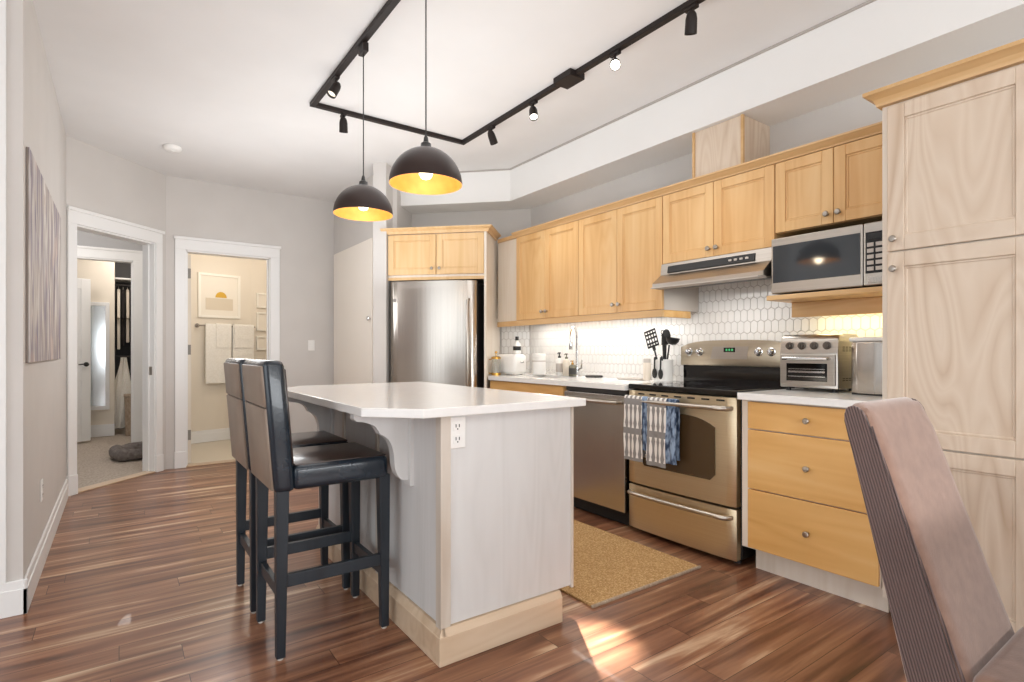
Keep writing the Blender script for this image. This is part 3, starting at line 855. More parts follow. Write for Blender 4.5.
wall_cab('wall_cabinet', 'two-door maple wall cabinet over the sink, nearest the fridge', 3.178, 3.998, 1.42, 2.168)
wall_cab('wall_cabinet', 'two-door maple wall cabinet left of the range hood', 2.362, 3.176, 1.42, 2.168, side='grey')
wall_cab('wall_cabinet', 'short two-door maple cabinet above the range hood', 1.602, 2.360, 1.715, 2.168, kz=0.05)
wall_cab('wall_cabinet', 'short two-door maple cabinet above the microwave', 0.998, 1.600, 1.785, 2.168, kz=0.05)
fp = thing('filler_panel', 'pale filler panel between the fridge surround and wall cabinets', 'panel', (2.95, 4.18, 1.38))
MB().prism([(2.915, 4.0), (2.935, 4.0), (2.935, 4.33), (2.915, 4.31)], 'z', 1.42, 2.165).build('board', 'paleside', fp)
MB().prism([(2.895, 4.0), (2.935, 4.0), (2.935, 4.33), (2.895, 4.29)], 'z', 2.1655, 2.198, 0.004).build('cap', 'maple_crown', fp)


def mitred(path_fn, prof, F=None):
    # a moulding swept round a corner: path_fn(o) gives the stations for offset o, prof is (offset, z)
    b = MB(F); bm = b.bm; before = set(); cols = [[bm.verts.new((p[0], p[1], z)) for p in path_fn(o)] for o, z in prof]
    n, k = len(prof), len(cols[0])
    for i in range(n):
        for j in range(k - 1): bm.faces.new((cols[i][j], cols[(i + 1) % n][j], cols[(i + 1) % n][j + 1], cols[i][j + 1]))
    bm.faces.new([c[0] for c in cols]); bm.faces.new([c[-1] for c in cols][::-1])
    b._fin(before); return b


def crown_prof(z, out, h):
    return [(0.0, z), (out * 0.25, z), (out * 0.3, z + h * 0.2), (out * 0.45, z + h * 0.45), (out * 0.78, z + h * 0.66), (out, z + h * 0.76), (out, z + h), (-0.02, z + h), (-0.02, z)]


def crown_poly(x, z, out=0.045, h=0.06):
    return [(x, z), (x - out * 0.25, z), (x - out * 0.3, z + h * 0.2), (x - out * 0.75, z + h * 0.62), (x - out, z + h * 0.78), (x - out, z + h), (x + 0.06, z + h), (x + 0.06, z)]


b = MB(); b.prism([(p[0] + 0.012, p[1]) for p in crown_poly(XU, 2.169, 0.042, 0.042)], 'y', 0.998, 4.03)
tag(b.build('cornice', 'maple_crown'), 'maple cornice running along the tops of the wall cabinets', 'cornice')
lr = thing('light_rail', 'maple light rail under the wall cabinets over the sink', 'rail', (2.9, 3.3, 1.37))
MB().prism([(2.893, 2.36), (2.917, 2.36), (2.917, 4.31), (2.893, 4.29)], 'z', 1.372, 1.4185, 0.003).build('front_rail', 'maple_crown', lr)
MB().box(2.918, 3.20, 2.362, 2.38, 1.372, 1.4185, 0.002).build('end_return', 'maple_h', lr)
vc = thing('duct_cover', 'pale boxed duct cover on top of the wall cabinets above the hood', 'duct cover', (3.14, 2.02, 2.2125))
b = MB(); b.box(3.003, XW - 0.002, 1.852, 2.193, 2.2125, 2.548); b.build('box', 'pale', vc)
for q in ((1.845, 1.862), (2.183, 2.20)): MB().box(2.993, 3.012, *q, 2.2125, 2.548, 0.002).build('corner_trim', 'maple_crown', vc)

# hood
hd = thing('range_hood', 'stainless under-cabinet range hood above the range', 'range hood', (3.0, 1.98, 1.55))
b = MB(); b.prism([(2.885, 1.712), (2.875, 1.64), (2.795, 1.578), (2.795, 1.553), (2.83, 1.548), (3.285, 1.60), (3.285, 1.712)], 'y', 1.606, 2.356)
b.build('canopy', 'steel', hd)
b = MB(); b.hexa([(2.868, 2.30, 1.648), (2.868, 1.70, 1.648), (2.882, 1.70, 1.648), (2.882, 2.30, 1.648), (2.8775, 2.30, 1.694), (2.8775, 1.70, 1.694), (2.889, 1.70, 1.694), (2.889, 2.30, 1.694)], 0.004)
cs = b.build('dark_strip', 'black', hd)
for k in range(4): MB(RIGHT).box(-1.86 + k * 0.035, -1.842 + k * 0.035, 2.866, 2.874, 1.665, 1.677, 0.002).build('button', 'grey', cs)
b = MB(); b.box(2.765, 2.86, 1.62, 2.345, 1.545, 1.552); b.build('visor', 'grey', hd)
MB().hexa([(2.86, 1.64, 1.545), (3.24, 1.64, 1.588), (3.24, 2.32, 1.588), (2.86, 2.32, 1.545), (2.86, 1.64, 1.56), (3.24, 1.64, 1.60), (3.24, 2.32, 1.60), (2.86, 2.32, 1.56)]).build('grease_filter', 'darkgrey', hd)

# microwave on its shelf
ms = thing('microwave_shelf', 'maple shelf with a set-back valance holding the microwave', 'shelf', (3.05, 1.3, 1.42))
MB().box(2.835, XW - 0.011, 0.998, 1.612, 1.418, 1.444, 0.004).build('board', 'maple_crown', ms)
MB().box(3.07, 3.09, 0.998, 1.598, 1.335, 1.4175, 0.003).build('valance', 'maple_crown', ms)
mw = thing('microwave', 'stainless microwave with black glass door under the short cabinet', 'microwave', (3.05, 1.29, 1.45))
MB().box(2.862, 3.25, 1.002, 1.582, 1.452, 1.742, 0.004).build('body', 'darkgrey', mw)
for y in (1.05, 1.53): MB().cyl((2.92, y, 1.4445), (2.92, y, 1.453), 0.012).build('foot', 'black', mw)
dm = MB(RIGHT); dm.box(-1.585, -1.140, 2.836, 2.861, 1.452, 1.744, 0.005); dm = dm.build('door', 'steel', mw)
MB(RIGHT).box(-1.575, -1.150, 2.8335, 2.837, 1.508, 1.704, 0.003).build('door_window', 'microglass', dm)
pm = MB(RIGHT).box(-1.137, -1.0, 2.836, 2.861, 1.452, 1.744, 0.005).build('control_panel', 'steel', mw)
MB(RIGHT).box(-1.128, -1.01, 2.8335, 2.837, 1.508, 1.70, 0.002).build('keypad', 'blackglass', pm)
for r_ in range(5):
    for c_ in range(3): MB(RIGHT).box(-1.121 + c_ * 0.036, -1.093 + c_ * 0.036, 2.8320, 2.8337, 1.520 + r_ * 0.028, 1.538 + r_ * 0.028, 0.001).build('key', 'grey', pm)
MB(RIGHT).box(-1.118, -1.02, 2.8320, 2.8337, 1.668, 1.692).build('display', 'black', pm)
MB(RIGHT).box(-1.118, -1.02, 2.832, 2.836, 1.462, 1.492, 0.002).build('door_button', 'steel_v', pm)

# pantry
PY0, PY1 = 0.495, 0.994
pn = thing('pantry_cabinet', 'tall pale birch pantry cabinet at the right edge', 'cabinet', (2.97, 0.745, 0))
MB().box(2.661, XW - 0.002, PY0, PY1, 0.09, 2.19, 0.002).build('body', 'paleside', pn)
MB().box(2.74, XW - 0.01, PY0 + 0.01, PY1 - 0.01, 0.0, 0.089).build('toe_kick', 'paleside', pn)
for z0, z1, kz in ((1.567, 2.178, 1.615), (0.759, 1.560, 1.49), (0.10, 0.752, 0.70)):
    q = shaker('door', pn, RIGHT, -PY1 + 0.026, -PY0 - 0.002, 2.640, z0, z1, 'pale', st=0.062)
    knob(q, RIGHT, -PY1 + 0.053, 2.640, kz, r=0.0135)
mitred(lambda o: [(2.65 - o, PY0), (2.65 - o, PY1 + o), (XW - 0.33, PY1 + o)], crown_prof(2.19, 0.052, 0.062)).build('cornice', 'maple_crown', pn)

# ------------------------------------------------------------------ fridge wall (local t, s, z)
fx, fy = ts(-1.48, 5.0)
ROT = -math.pi / 4
fs = thing('fridge_surround', 'pale maple over-fridge cabinet with two doors and tall side panel', 'cabinet', (fx, fy, 0), ROT)
MB(DIAG).box(-1.93, -1.037, 4.742, SF - 0.012, 1.81, 2.20).build('body', 'paleside', fs)
MB(DIAG).box(-1.037, -1.015, 4.722, SF - 0.012, 0.0, 2.20, 0.002).build('side_panel', 'paleside', fs)
MB(DIAG).box(-1.93, -1.038, 4.735, 4.76, 1.785, 1.812, 0.002).build('bottom_rail', 'maple_diag', fs)
for (a, c, kt) in ((-1.926, -1.478, -1.51), (-1.472, -1.039, -1.44)):
    q = shaker('door', fs, DIAG, a, c, 4.72, 1.832, 2.192, 'maple_diag')
    knob(q, DIAG, kt, 4.72, 1.885)
mitred(lambda o: [(-1.985, 4.73 - o), (-1.012 + o, 4.73 - o), (-1.012 + o, 5.14)], crown_prof(2.20, 0.05, 0.05), DIAG).build('cornice', 'maple_diag', fs)
fr = thing('refrigerator', 'stainless refrigerator under the two-door cabinet', 'refrigerator', (*ts(-1.5, 5.0), 0), ROT)
MB(DIAG).box(-1.895, -1.105, 4.742, 5.30, 0.02, 1.765, 0.004).build('body', 'darkgrey', fr)
for t_ in (-1.85, -1.15):
    MB(DIAG).cyl((t_, 4.80, 0.0), (t_, 4.80, 0.022), 0.02).build('foot', 'black', fr)
def fridge_door(z0, z1):
    n = 20; pts = []
    for i in range(n + 1):
        t = i / n; a = 2 * t - 1; pts.append((-1.900 + 0.80 * t, 4.662 + 0.030 * a * a + 0.02 * max(0, abs(a) - 0.93) / 0.07))
    b = MB(DIAG); b.prism(pts + [(-1.10, 4.738), (-1.90, 4.738)], 'z', z0, z1, 0.004, 1)
    return b
fd = fridge_door(0.66, 1.768).build('upper_door', 'steel_v', fr, True)
fz = fridge_door(0.06, 0.65).build('freezer_drawer', 'steel_v', fr, True)
b = MB(DIAG); b.tube([(-1.165, 4.69, 1.60), (-1.165, 4.645, 1.585), (-1.165, 4.632, 1.54), (-1.165, 4.632, 0.86), (-1.165, 4.645, 0.80), (-1.165, 4.69, 0.785)], 0.013); b.build('handle', 'steel', fd, True)
b = MB(DIAG); b.tube([(-1.8, 4.69, 0.58), (-1.78, 4.64, 0.58), (-1.5, 4.615, 0.58), (-1.22, 4.64, 0.58), (-1.2, 4.69, 0.58)], 0.012); b.build('handle', 'steel', fz, True)
b = MB(DIAG); b.lathe([(0.018, 0), (0.018, 0.004), (0.001, 0.005)], (-1.845, 4.687, 1.60), 20, R=Matrix.Rotation(math.pi / 2, 3, 'X')); b.build('badge', 'chrome', fd, True)

# ------------------------------------------------------------------ things on the worktops
ZT = 0.9305


def at_px(px, x):
    a = HEAD + math.atan((px - 512) / F_PX); return x, x / math.tan(a)


def lathe_thing(name, label, cat, x, y, parts, z=ZT, group=None, seg=28):
    r = thing(name, label, cat, (x, y, z), group=group)
    for nm, m, prof in parts: MB().lathe([(p[0], p[1] + z) for p in prof], (x, y, 0), seg).build(nm, m, r, True)
    return r


M['glass'] = mat('clear_glass', 'f2f2ee', 0.05, trans=0.85)
M['brass'] = mat('brass', 'c79a4b', 0.25, 1.0)
x, y = at_px(496, 2.74)
kt = lathe_thing('french_press', 'glass and gold french press beside the fridge panel', 'coffee press', x, y,
                 [('beaker', 'glass', [(0.038, 0.004), (0.040, 0.01), (0.040, 0.15), (0.037, 0.15), (0.037, 0.012), (0.036, 0.01)]),
                  ('base_band', 'brass', [(0.042, 0.0), (0.042, 0.022), (0.0405, 0.022), (0.0405, 0.0)]),
                  ('lid', 'brass', [(0.043, 0.145), (0.043, 0.16), (0.03, 0.168), (0.004, 0.17), (0.004, 0.195), (0.011, 0.2), (0.011, 0.212), (0.001, 0.215)])])
MB().tube([(x - 0.03, y + 0.03, ZT + 0.14), (x - 0.055, y + 0.055, ZT + 0.14), (x - 0.06, y + 0.06, ZT + 0.09), (x - 0.05, y + 0.05, ZT + 0.02), (x - 0.029, y + 0.029, ZT + 0.015)], 0.006).build('handle', 'brass', kt, True)
x, y = at_px(511, 2.90)
to = thing('toaster', 'white rounded toaster on the worktop near the fridge', 'toaster', (x, y, ZT), math.radians(10))
MB(ROOTS[to.name]).box(-0.08, 0.08, -0.13, 0.13, 0.008, 0.19, 0.035, 4).build('housing', 'whiteplastic', to, True)
for s in (-0.03, 0.03): MB(ROOTS[to.name]).box(s - 0.012, s + 0.012, -0.10, 0.10, 0.186, 0.1915).build('bread_slot', 'darkgrey', to)
MB(ROOTS[to.name]).box(-0.015, 0.015, -0.15, -0.13, 0.11, 0.125, 0.003).build('lever', 'chrome', to)
for s in ((-0.05, -0.09), (0.05, -0.09), (-0.05, 0.09), (0.05, 0.09)): MB(ROOTS[to.name]).cyl((*s, 0), (*s, 0.012), 0.012).build('foot', 'grey', to)
x, y = at_px(517, 3.09)
bt = lathe_thing('syrup_bottle', 'white bottle with black cap and label behind the toaster', 'bottle', x, y,
                 [('bottle', 'whiteplastic', [(0.036, 0), (0.038, 0.004), (0.038, 0.27), (0.030, 0.292), (0.015, 0.305), (0.015, 0.33)]),
                  ('cap', 'black', [(0.017, 0.318), (0.017, 0.352), (0.015, 0.355)]),
                  ('label_band', 'black', [(0.0384, 0.222), (0.0384, 0.262), (0.0382, 0.262), (0.0382, 0.222)])])
x, y = at_px(539, 3.10)
lathe_thing('canister', 'white ceramic canister with grey label line beside the toaster', 'canister', x, y,
            [('jar', 'whiteplastic', [(0.056, 0), (0.06, 0.004), (0.06, 0.165), (0.056, 0.17)]),
             ('lid', 'whiteplastic', [(0.061, 0.1705), (0.061, 0.188), (0.055, 0.193), (0.001, 0.194)]),
             ('label_line', 'grey', [(0.0604, 0.120), (0.0604, 0.130), (0.0602, 0.130), (0.0602, 0.120)])])
M['amber'] = mat('smoky_bottle', '6d6a5c', 0.15)
def pump_bottle(px, X, label, body, pump, hh, band=None):
    x, y = at_px(px, X)
    p = [('bottle', body, [(0.030, 0), (0.032, 0.004), (0.032, hh * 0.62), (0.026, hh * 0.70), (0.012, hh * 0.74), (0.012, hh * 0.78)]),
         ('pump', pump, [(0.013, hh * 0.76), (0.013, hh * 0.84), (0.005, hh * 0.85), (0.005, hh * 0.94), (0.011, hh * 0.95), (0.011, hh), (0.001, hh)])]
    if band: p.append(('label_band', band, [(0.0324, hh * 0.15), (0.0324, hh * 0.52), (0.0322, hh * 0.52), (0.0322, hh * 0.15)]))
    r = lathe_thing('soap_bottle', label, 'bottle', x, y, p, group='soap bottles by the sink', seg=20)
    MB().tube([(x, y, ZT + hh * 0.975), (x - 0.03, y - 0.015, ZT + hh * 0.97), (x - 0.036, y - 0.018, ZT + hh * 0.94)], 0.0045).build('nozzle', pump, r, True)


pump_bottle(559.5, 3.17, 'clear soap bottle with black pump and grey label, left of the faucet', 'whiteplastic', 'black', 0.205, 'grey')
pump_bottle(566.5, 3.18, 'cream soap bottle with brown pump, middle of the three by the faucet', 'cream', 'amber', 0.195)
pump_bottle(572.5, 3.15, 'short dark-labelled soap bottle, nearest the faucet', 'amber', 'brass', 0.135, 'darkgrey')
x, y = at_px(594, 3.17)
tag(MB().box(x - 0.045, x + 0.045, y - 0.06, y + 0.06, ZT, ZT + 0.018, 0.006).build('soap_dish', 'darkgrey'), 'small dark soap dish on the worktop right of the faucet', 'dish')
x, y = at_px(633, 3.17)
tag(MB().box(x - 0.07, x + 0.07, y - 0.10, y + 0.10, ZT, ZT + 0.012, 0.005).build('trivet', 'grey'), 'low grey trivet on the worktop left of the salt mill', 'trivet')
x, y = at_px(647, 3.17)
lathe_thing('salt_mill', 'slim pale grey mill left of the utensil crock', 'mill', x, y,
            [('body', 'paleside', [(0.026, 0), (0.028, 0.004), (0.028, 0.125), (0.026, 0.13)]), ('cap', 'grey', [(0.0265, 0.131), (0.0265, 0.155), (0.024, 0.16), (0.001, 0.161)])])
cxk, cyk = at_px(663, 3.15)
lathe_thing('utensil_crock', 'white crock full of black utensils left of the range', 'crock', cxk, cyk,
            [('crock', 'whiteplastic', [(0.066, 0), (0.070, 0.004), (0.072, 0.155), (0.069, 0.158), (0.065, 0.155), (0.063, 0.012), (0.001, 0.01)])])
GU = 'black utensils in the crock'
def utensil(name, label, base, topp, head):
    p0 = Vector((cxk + base[0], cyk + base[1], ZT + 0.014)); p1 = Vector((cxk + topp[0], cyk + topp[1], ZT + topp[2]))
    r = thing(name, label, 'utensil', p0, group=GU)
    MB().tube([p0, p0.lerp(p1, 0.5), p1], 0.006, 10).build('handle', 'black', r, True)
    d = (p1 - p0).normalized(); u = Vector((0, 1, 0)); u = (u - d * u.dot(d)).normalized(); n = u.cross(d)
    m4 = Matrix.Identity(4); m4.col[0] = (*u, 0); m4.col[1] = (*n, 0); m4.col[2] = (*d, 0); m4.col[3] = (*p1, 1)
    b = MB(m4)
    if head == 'turner':
        b.box(-0.012, 0.012, -0.003, 0.003, -0.01, 0.03)
        for k in range(5): b.box(-0.052 + k * 0.0245, -0.045 + k * 0.0245, -0.002, 0.002, 0.02, 0.135)
        for zz in (0.016, 0.04, 0.075, 0.105, 0.13): b.box(-0.052, 0.053, -0.002, 0.002, zz, zz + 0.014)
    elif head == 'spoon':
        b.prism([(0.038 * math.sin(2 * math.pi * i / 20), 0.045 - 0.058 * math.cos(2 * math.pi * i / 20)) for i in range(20)], 'y', -0.004, 0.004, 0.002)
    elif head == 'ladle':
        b.lathe([(0.001, -0.036), (0.026, -0.03), (0.043, -0.01), (0.048, 0.014), (0.044, 0.012), (0.026, -0.024)], (0, 0.03, 0.035), 20)
    elif head == 'ring':
        b.tube([(0.012 * math.cos(2 * math.pi * i / 12), 0, 0.014 + 0.014 * math.sin(2 * math.pi * i / 12)) for i in range(13)], 0.003, 8)
    elif head == 'masher':
        for k in (-0.02, 0, 0.02): b.box(k - 0.004, k + 0.004, -0.004, 0.004, 0.0, 0.07, 0.002)
        b.box(-0.028, 0.028, -0.004, 0.004, 0.065, 0.075, 0.002)
    b.build('head', 'black', r, head in ('ladle', 'spoon'))


utensil('slotted_turner', 'black slotted turner leaning left in the crock', (-0.01, 0.0), (-0.02, 0.062, 0.23), 'turner')
utensil('serving_spoon', 'black serving spoon standing upright at the middle of the crock', (0.01, -0.01), (0.02, -0.01, 0.27), 'spoon')
utensil('ladle', 'black round ladle leaning right in the crock', (0.0, -0.015), (0.0, -0.055, 0.26), 'ladle')
utensil('whisk', 'black masher with slotted head behind the other utensils', (0.02, 0.01), (0.03, 0.012, 0.26), 'masher')
utensil('tongs', 'black tongs with ring end, tallest in the crock', (-0.005, -0.02), (-0.03, -0.02, 0.335), 'ring')
def hung_spoon(name, label, py, zb):
    px_ = cxk - 0.078
    r = thing(name, label, 'utensil', (px_, cyk + py, ZT + 0.06), group=GU)
    MB().tube([(px_ + 0.012, cyk + py, ZT + 0.15), (px_ + 0.006, cyk + py, ZT + 0.178), (px_ - 0.006, cyk + py, ZT + 0.17), (px_ - 0.006, cyk + py + 0.002, ZT + zb + 0.05)], 0.0055, 10).build('handle', 'black', r, True)
    b = MB(); b.prism([(cyk + py + 0.019 * math.sin(2 * math.pi * i / 20), ZT + zb + 0.02 + 0.036 * math.cos(2 * math.pi * i / 20)) for i in range(20)], 'x', px_ - 0.011, px_ - 0.003, 0.002)
    b.build('head', 'black', r, True)


hung_spoon('measuring_spoon', 'black spoon hooked on the crock rim, left one of two', 0.005, 0.04)
hung_spoon('measuring_spoon', 'black spoon hooked on the crock rim, right one of two', -0.048, 0.035)

# toaster oven
tv = thing('toaster_oven', 'stainless toaster oven with four knobs on the worktop beside the range', 'toaster oven', (3.14, 1.475, ZT))
ty0, ty1 = 1.325, 1.628
prf = [(3.005, ZT + 0.018), (3.005, ZT + 0.205), (3.012, ZT + 0.265)]
for i in range(1, 8):
    a = math.pi / 2 * i / 7; prf.append((3.012 + 0.045 * (1 - math.cos(a)) + 0.0, ZT + 0.265 + 0.042 * math.sin(a)))
prf += [(3.23, ZT + 0.307), (3.265, ZT + 0.28), (3.265, ZT + 0.018)]
MB().prism(prf, 'y', ty0, ty1, 0.004, 1).build('housing', 'steel', tv, True)
for y in (ty0 + 0.03, ty1 - 0.03):
    for x in (3.04, 3.23): MB().cyl((x, y, ZT), (x, y, ZT + 0.02), 0.013).build('foot', 'black', tv)
d_ = MB(RIGHT).box(-ty1 + 0.008, -ty0 - 0.008, 2.990, 3.005, ZT + 0.035, ZT + 0.198, 0.003).build('door', 'steel', tv)
MB(RIGHT).box(-ty1 + 0.045, -ty0 - 0.045, 2.988, 2.991, ZT + 0.055, ZT + 0.150).build('door_window', 'blackglass', d_)
b = MB(RIGHT)
for zz in (0.078, 0.100, 0.118): b.box(-ty1 + 0.055, -ty0 - 0.055, 2.9865, 2.9885, ZT + zz, ZT + zz + (0.010 if zz == 0.1 else 0.004))
b.build('rack', 'chrome', d_)
b = MB(RIGHT); b.tube([(-ty1 + 0.035, 2.992, ZT + 0.176), (-ty1 + 0.035, 2.966, ZT + 0.176), (-ty0 - 0.035, 2.966, ZT + 0.176), (-ty0 - 0.035, 2.992, ZT + 0.176)], 0.009); b.build('handle', 'chrome', d_, True)
for k in range(4):
    u = -ty1 + 0.053 + k * 0.0655
    b = MB(RIGHT); b.lathe([(0.021, 0), (0.021, 0.004), (0.016, 0.006), (0.015, 0.018), (0.001, 0.019)], (u, 3.008, ZT + 0.245), 20, R=Matrix.Rotation(math.pi / 2, 3, 'X'))
    b.box(u - 0.0025, u + 0.0025, 2.985, 2.992, ZT + 0.232, ZT + 0.258)
    b.build('knob', 'darknickel', tv, True)
b = MB()
for zz in (0.06, 0.07, 0.215, 0.225, 0.235):
    for k in range(5): b.box(3.06 + k * 0.035, 3.085 + k * 0.035, ty0 - 0.0008, ty0 + 0.001, ZT + zz, ZT + zz + 0.004)
b.build('side_vents', 'gasket', tv)
# steel bin
bn = thing('bread_bin', 'upright stainless bin with white lid on the worktop beside the pantry', 'bin', (3.12, 1.14, ZT))
b = MB(); b.prism([(2.985, 1.03), (2.965, 1.06), (2.962, 1.14), (2.965, 1.22), (2.985, 1.253), (3.24, 1.253), (3.24, 1.03)], 'z', ZT + 0.008, ZT + 0.262, 0.006); b.build('body', 'steel_v', bn, True)
MB().box(2.968, 3.245, 1.025, 1.258, ZT + 0.263, ZT + 0.285, 0.008, 3).build('lid', 'whiteplastic', bn, True)
MB().box(2.98, 3.235, 1.035, 1.248, ZT, ZT + 0.009).build('base', 'black', bn)

# ------------------------------------------------------------------ bar stools
def make_stool():
    r = thing('bar_stool', 'black and brown leather bar stool at the island, nearest the camera', 'bar stool', (0.69, 2.335, 0), group='leather bar stools at the island')
    L = dict(local=True)
    b = MB(); b.box(-0.165, 0.212, -0.202, 0.202, 0.625, 0.718, 0.022, 4); b.build('seat', ['blackleather'], r, True, True)
    b = MB(); b.prism([(-0.155, 0.715), (0.205, 0.715), (0.205, 0.7215), (-0.155, 0.7215)], 'y', -0.186, 0.186, 0.003); b.build('seat_top', 'leather', r, True, True)
    # leaning back slab: side band with inner and outer panels
    def slab(x0b, x1b, x0t, x1t, y, z0, z1, bev, seg):
        return [(x0b, -y, z0), (x1b, -y, z0), (x1b, y, z0), (x0b, y, z0), (x0t, -y, z1), (x1t, -y, z1), (x1t, y, z1), (x0t, y, z1)]
    b = MB(); b.hexa(slab(-0.232, -0.155, -0.272, -0.196, 0.204, 0.622, 1.112, 0, 0), 0.022, 4); b.build('backrest', 'blackleather', r, True, True)
    b = MB()
    def ox(z): return -0.232 - 0.040 * (z - 0.622) / 0.49
    for z0, z1 in ((0.632, 0.936), (0.940, 1.092)):
        b.hexa([(ox(z0) - 0.007, -0.19, z0), (ox(z0) + 0.006, -0.19, z0), (ox(z0) + 0.006, 0.19, z0), (ox(z0) - 0.007, 0.19, z0),
                (ox(z1) - 0.007, -0.19, z1), (ox(z1) + 0.006, -0.19, z1), (ox(z1) + 0.006, 0.19, z1), (ox(z1) - 0.007, 0.19, z1)], 0.005, 2)
    b.build('back_panel', 'leatherback', r, True, True)
    b = MB()
    def ix(z): return -0.155 - 0.040 * (z - 0.622) / 0.49
    b.hexa([(ix(0.72) - 0.006, -0.18, 0.72), (ix(0.72) + 0.006, -0.18, 0.72), (ix(0.72) + 0.006, 0.18, 0.72), (ix(0.72) - 0.006, 0.18, 0.72),
            (ix(1.08) - 0.006, -0.18, 1.08), (ix(1.08) + 0.006, -0.18, 1.08), (ix(1.08) + 0.006, 0.18, 1.08), (ix(1.08) - 0.006, 0.18, 1.08)], 0.004, 2)
    b.build('front_panel', 'leather', r, True, True)
    for sx, sy in ((-1, -1), (-1, 1), (1, -1), (1, 1)):
        xt, xb, y = (-0.20 if sx < 0 else 0.197), (-0.205 if sx < 0 else 0.202), sy * 0.172
        wt, wb = 0.023, 0.016
        b = MB(); b.hexa([(xb - wb, y - wb, 0.008), (xb + wb, y - wb, 0.008), (xb + wb, y + wb, 0.008), (xb - wb, y + wb, 0.008),
                          (xt - wt, y - wt, 0.64), (xt + wt, y - wt, 0.64), (xt + wt, y + wt, 0.64), (xt - wt, y + wt, 0.64)], 0.003, 1)
        lg = b.build('leg', 'stoolwood', r, False, True)
        MB().cyl((xb, y, 0.0), (xb, y, 0.009), 0.011, seg=12).build('glide', 'grey', lg, True, True)
    for sy in (-1, 1): MB().box(-0.19, 0.19, sy * 0.172 - 0.011, sy * 0.172 + 0.011, 0.265, 0.312, 0.002).build('stretcher', 'stoolwood', r, False, True)
    for sx, z in ((-1, 0.24), (1, 0.24)): MB().box(sx * 0.20 - 0.011, sx * 0.20 + 0.011, -0.16, 0.16, z - 0.022, z + 0.022, 0.002).build('stretcher', 'stoolwood', r, False, True)
    return r


st = make_stool()
st2 = copy_tree(st); st2.location = (0.685, 2.79, 0)
st2['label'] = 'black and brown leather bar stool at the island, the farther one behind its twin'

# ------------------------------------------------------------------ dining chair in the foreground
dc = thing('dining_chair', 'brown upholstered dining chair with sweeping back at the right front', 'dining chair', (1.80, 0.25, 0))
cx0, cx1 = 1.60, 1.995
def yf(z): return 0.637 - (1.005 - z) * 0.339
def yr(z): return 0.697 - (0.99 - z) * 0.219
n = 16; prof = []
for i in range(n + 1):
    z = 0.30 + (0.965 - 0.30) * i / n; prof.append((yf(z), z))
for i in range(1, 8):
    a = math.pi * i / 8; c_ = (yf(0.965) + yr(0.965)) / 2; h_ = (yr(0.965) - yf(0.965)) / 2
    prof.append((c_ - h_ * math.cos(a) + 0.010 * math.sin(a), 0.965 + 0.042 * math.sin(a)))
for i in range(n + 1):
    z = 0.965 - (0.965 - 0.30) * i / n; prof.append((yr(z), z))
def rounded(xa, xb, inset):
    # the slab as a stack of profile slices; the two top corners are rounded off
    b = MB(); rings = []; N_ = 14; cr = 0.05; bm = b.bm
    for i in range(N_ + 1):
        t = i / N_; x = xa + (xb - xa) * (0.5 - 0.5 * math.cos(math.pi * t)); dd = min(x - xa, xb - x)
        dz = cr - math.sqrt(max(cr * cr - max(cr - dd, 0) ** 2, 0)); sh = 0.008 * max(0, 1 - dd / 0.012)
        ring = []
        for (y, z) in prof:
            zz = min(z, 1.007 - dz); mid_ = (yf(z) + yr(z)) / 2
            bul = 0.008 * (1 - (2 * t - 1) ** 4) if y < mid_ and z < 0.96 else 0
            ring.append(bm.verts.new((x, y + (sh if y < mid_ else -sh) - bul, zz)))
        rings.append(ring)
    for a, c in zip(rings, rings[1:]):
        for k in range(len(prof)): bm.faces.new((a[k], a[(k + 1) % len(prof)], c[(k + 1) % len(prof)], c[k]))
    bm.faces.new(rings[0]); bm.faces.new(rings[-1][::-1])
    return b


rounded(cx0, cx1, 0).build('backrest', 'suede', dc, True)
side = []
for (y, z) in prof:
    m_ = (yf(min(z, 0.965)) + yr(min(z, 0.965))) / 2
    side.append((m_ + (y - m_) * 0.84, max(0.31, z - 0.006 if z > 0.9 else z)))
for xa in (cx0 - 0.006, cx1 - 0.003):
    MB().prism(side, 'x', xa, xa + 0.009, 0.002, 1).build('side_panel', 'cord', dc, True)
MB().tube([(cx0 - 0.001, yf(0.31 + 0.64 * i / 16) + 0.004, 0.31 + 0.64 * i / 16) for i in range(17)], 0.0035, 8).build('piping', 'cord', dc, True)
b = MB(); b.box(cx0 - 0.01, cx1 + 0.03, -0.06, 0.418, 0.30, 0.405, 0.03, 4); b.build('seat', 'suede', dc, True)
for x, y, dy in ((cx0 + 0.03, 0.0, 0), (cx1 - 0.03, 0.0, 0), (cx0 + 0.03, 0.45, 0.06), (cx1 - 0.03, 0.45, 0.06)):
    b = MB(); b.hexa([(x - 0.014, y - 0.014 + dy, 0), (x + 0.014, y - 0.014 + dy, 0), (x + 0.014, y + 0.014 + dy, 0), (x - 0.014, y + 0.014 + dy, 0),
                      (x - 0.02, y - 0.02, 0.31), (x + 0.02, y - 0.02, 0.31), (x + 0.02, y + 0.02, 0.31), (x - 0.02, y + 0.02, 0.31)], 0.002, 1)
    b.build('leg', 'stoolwood', dc)

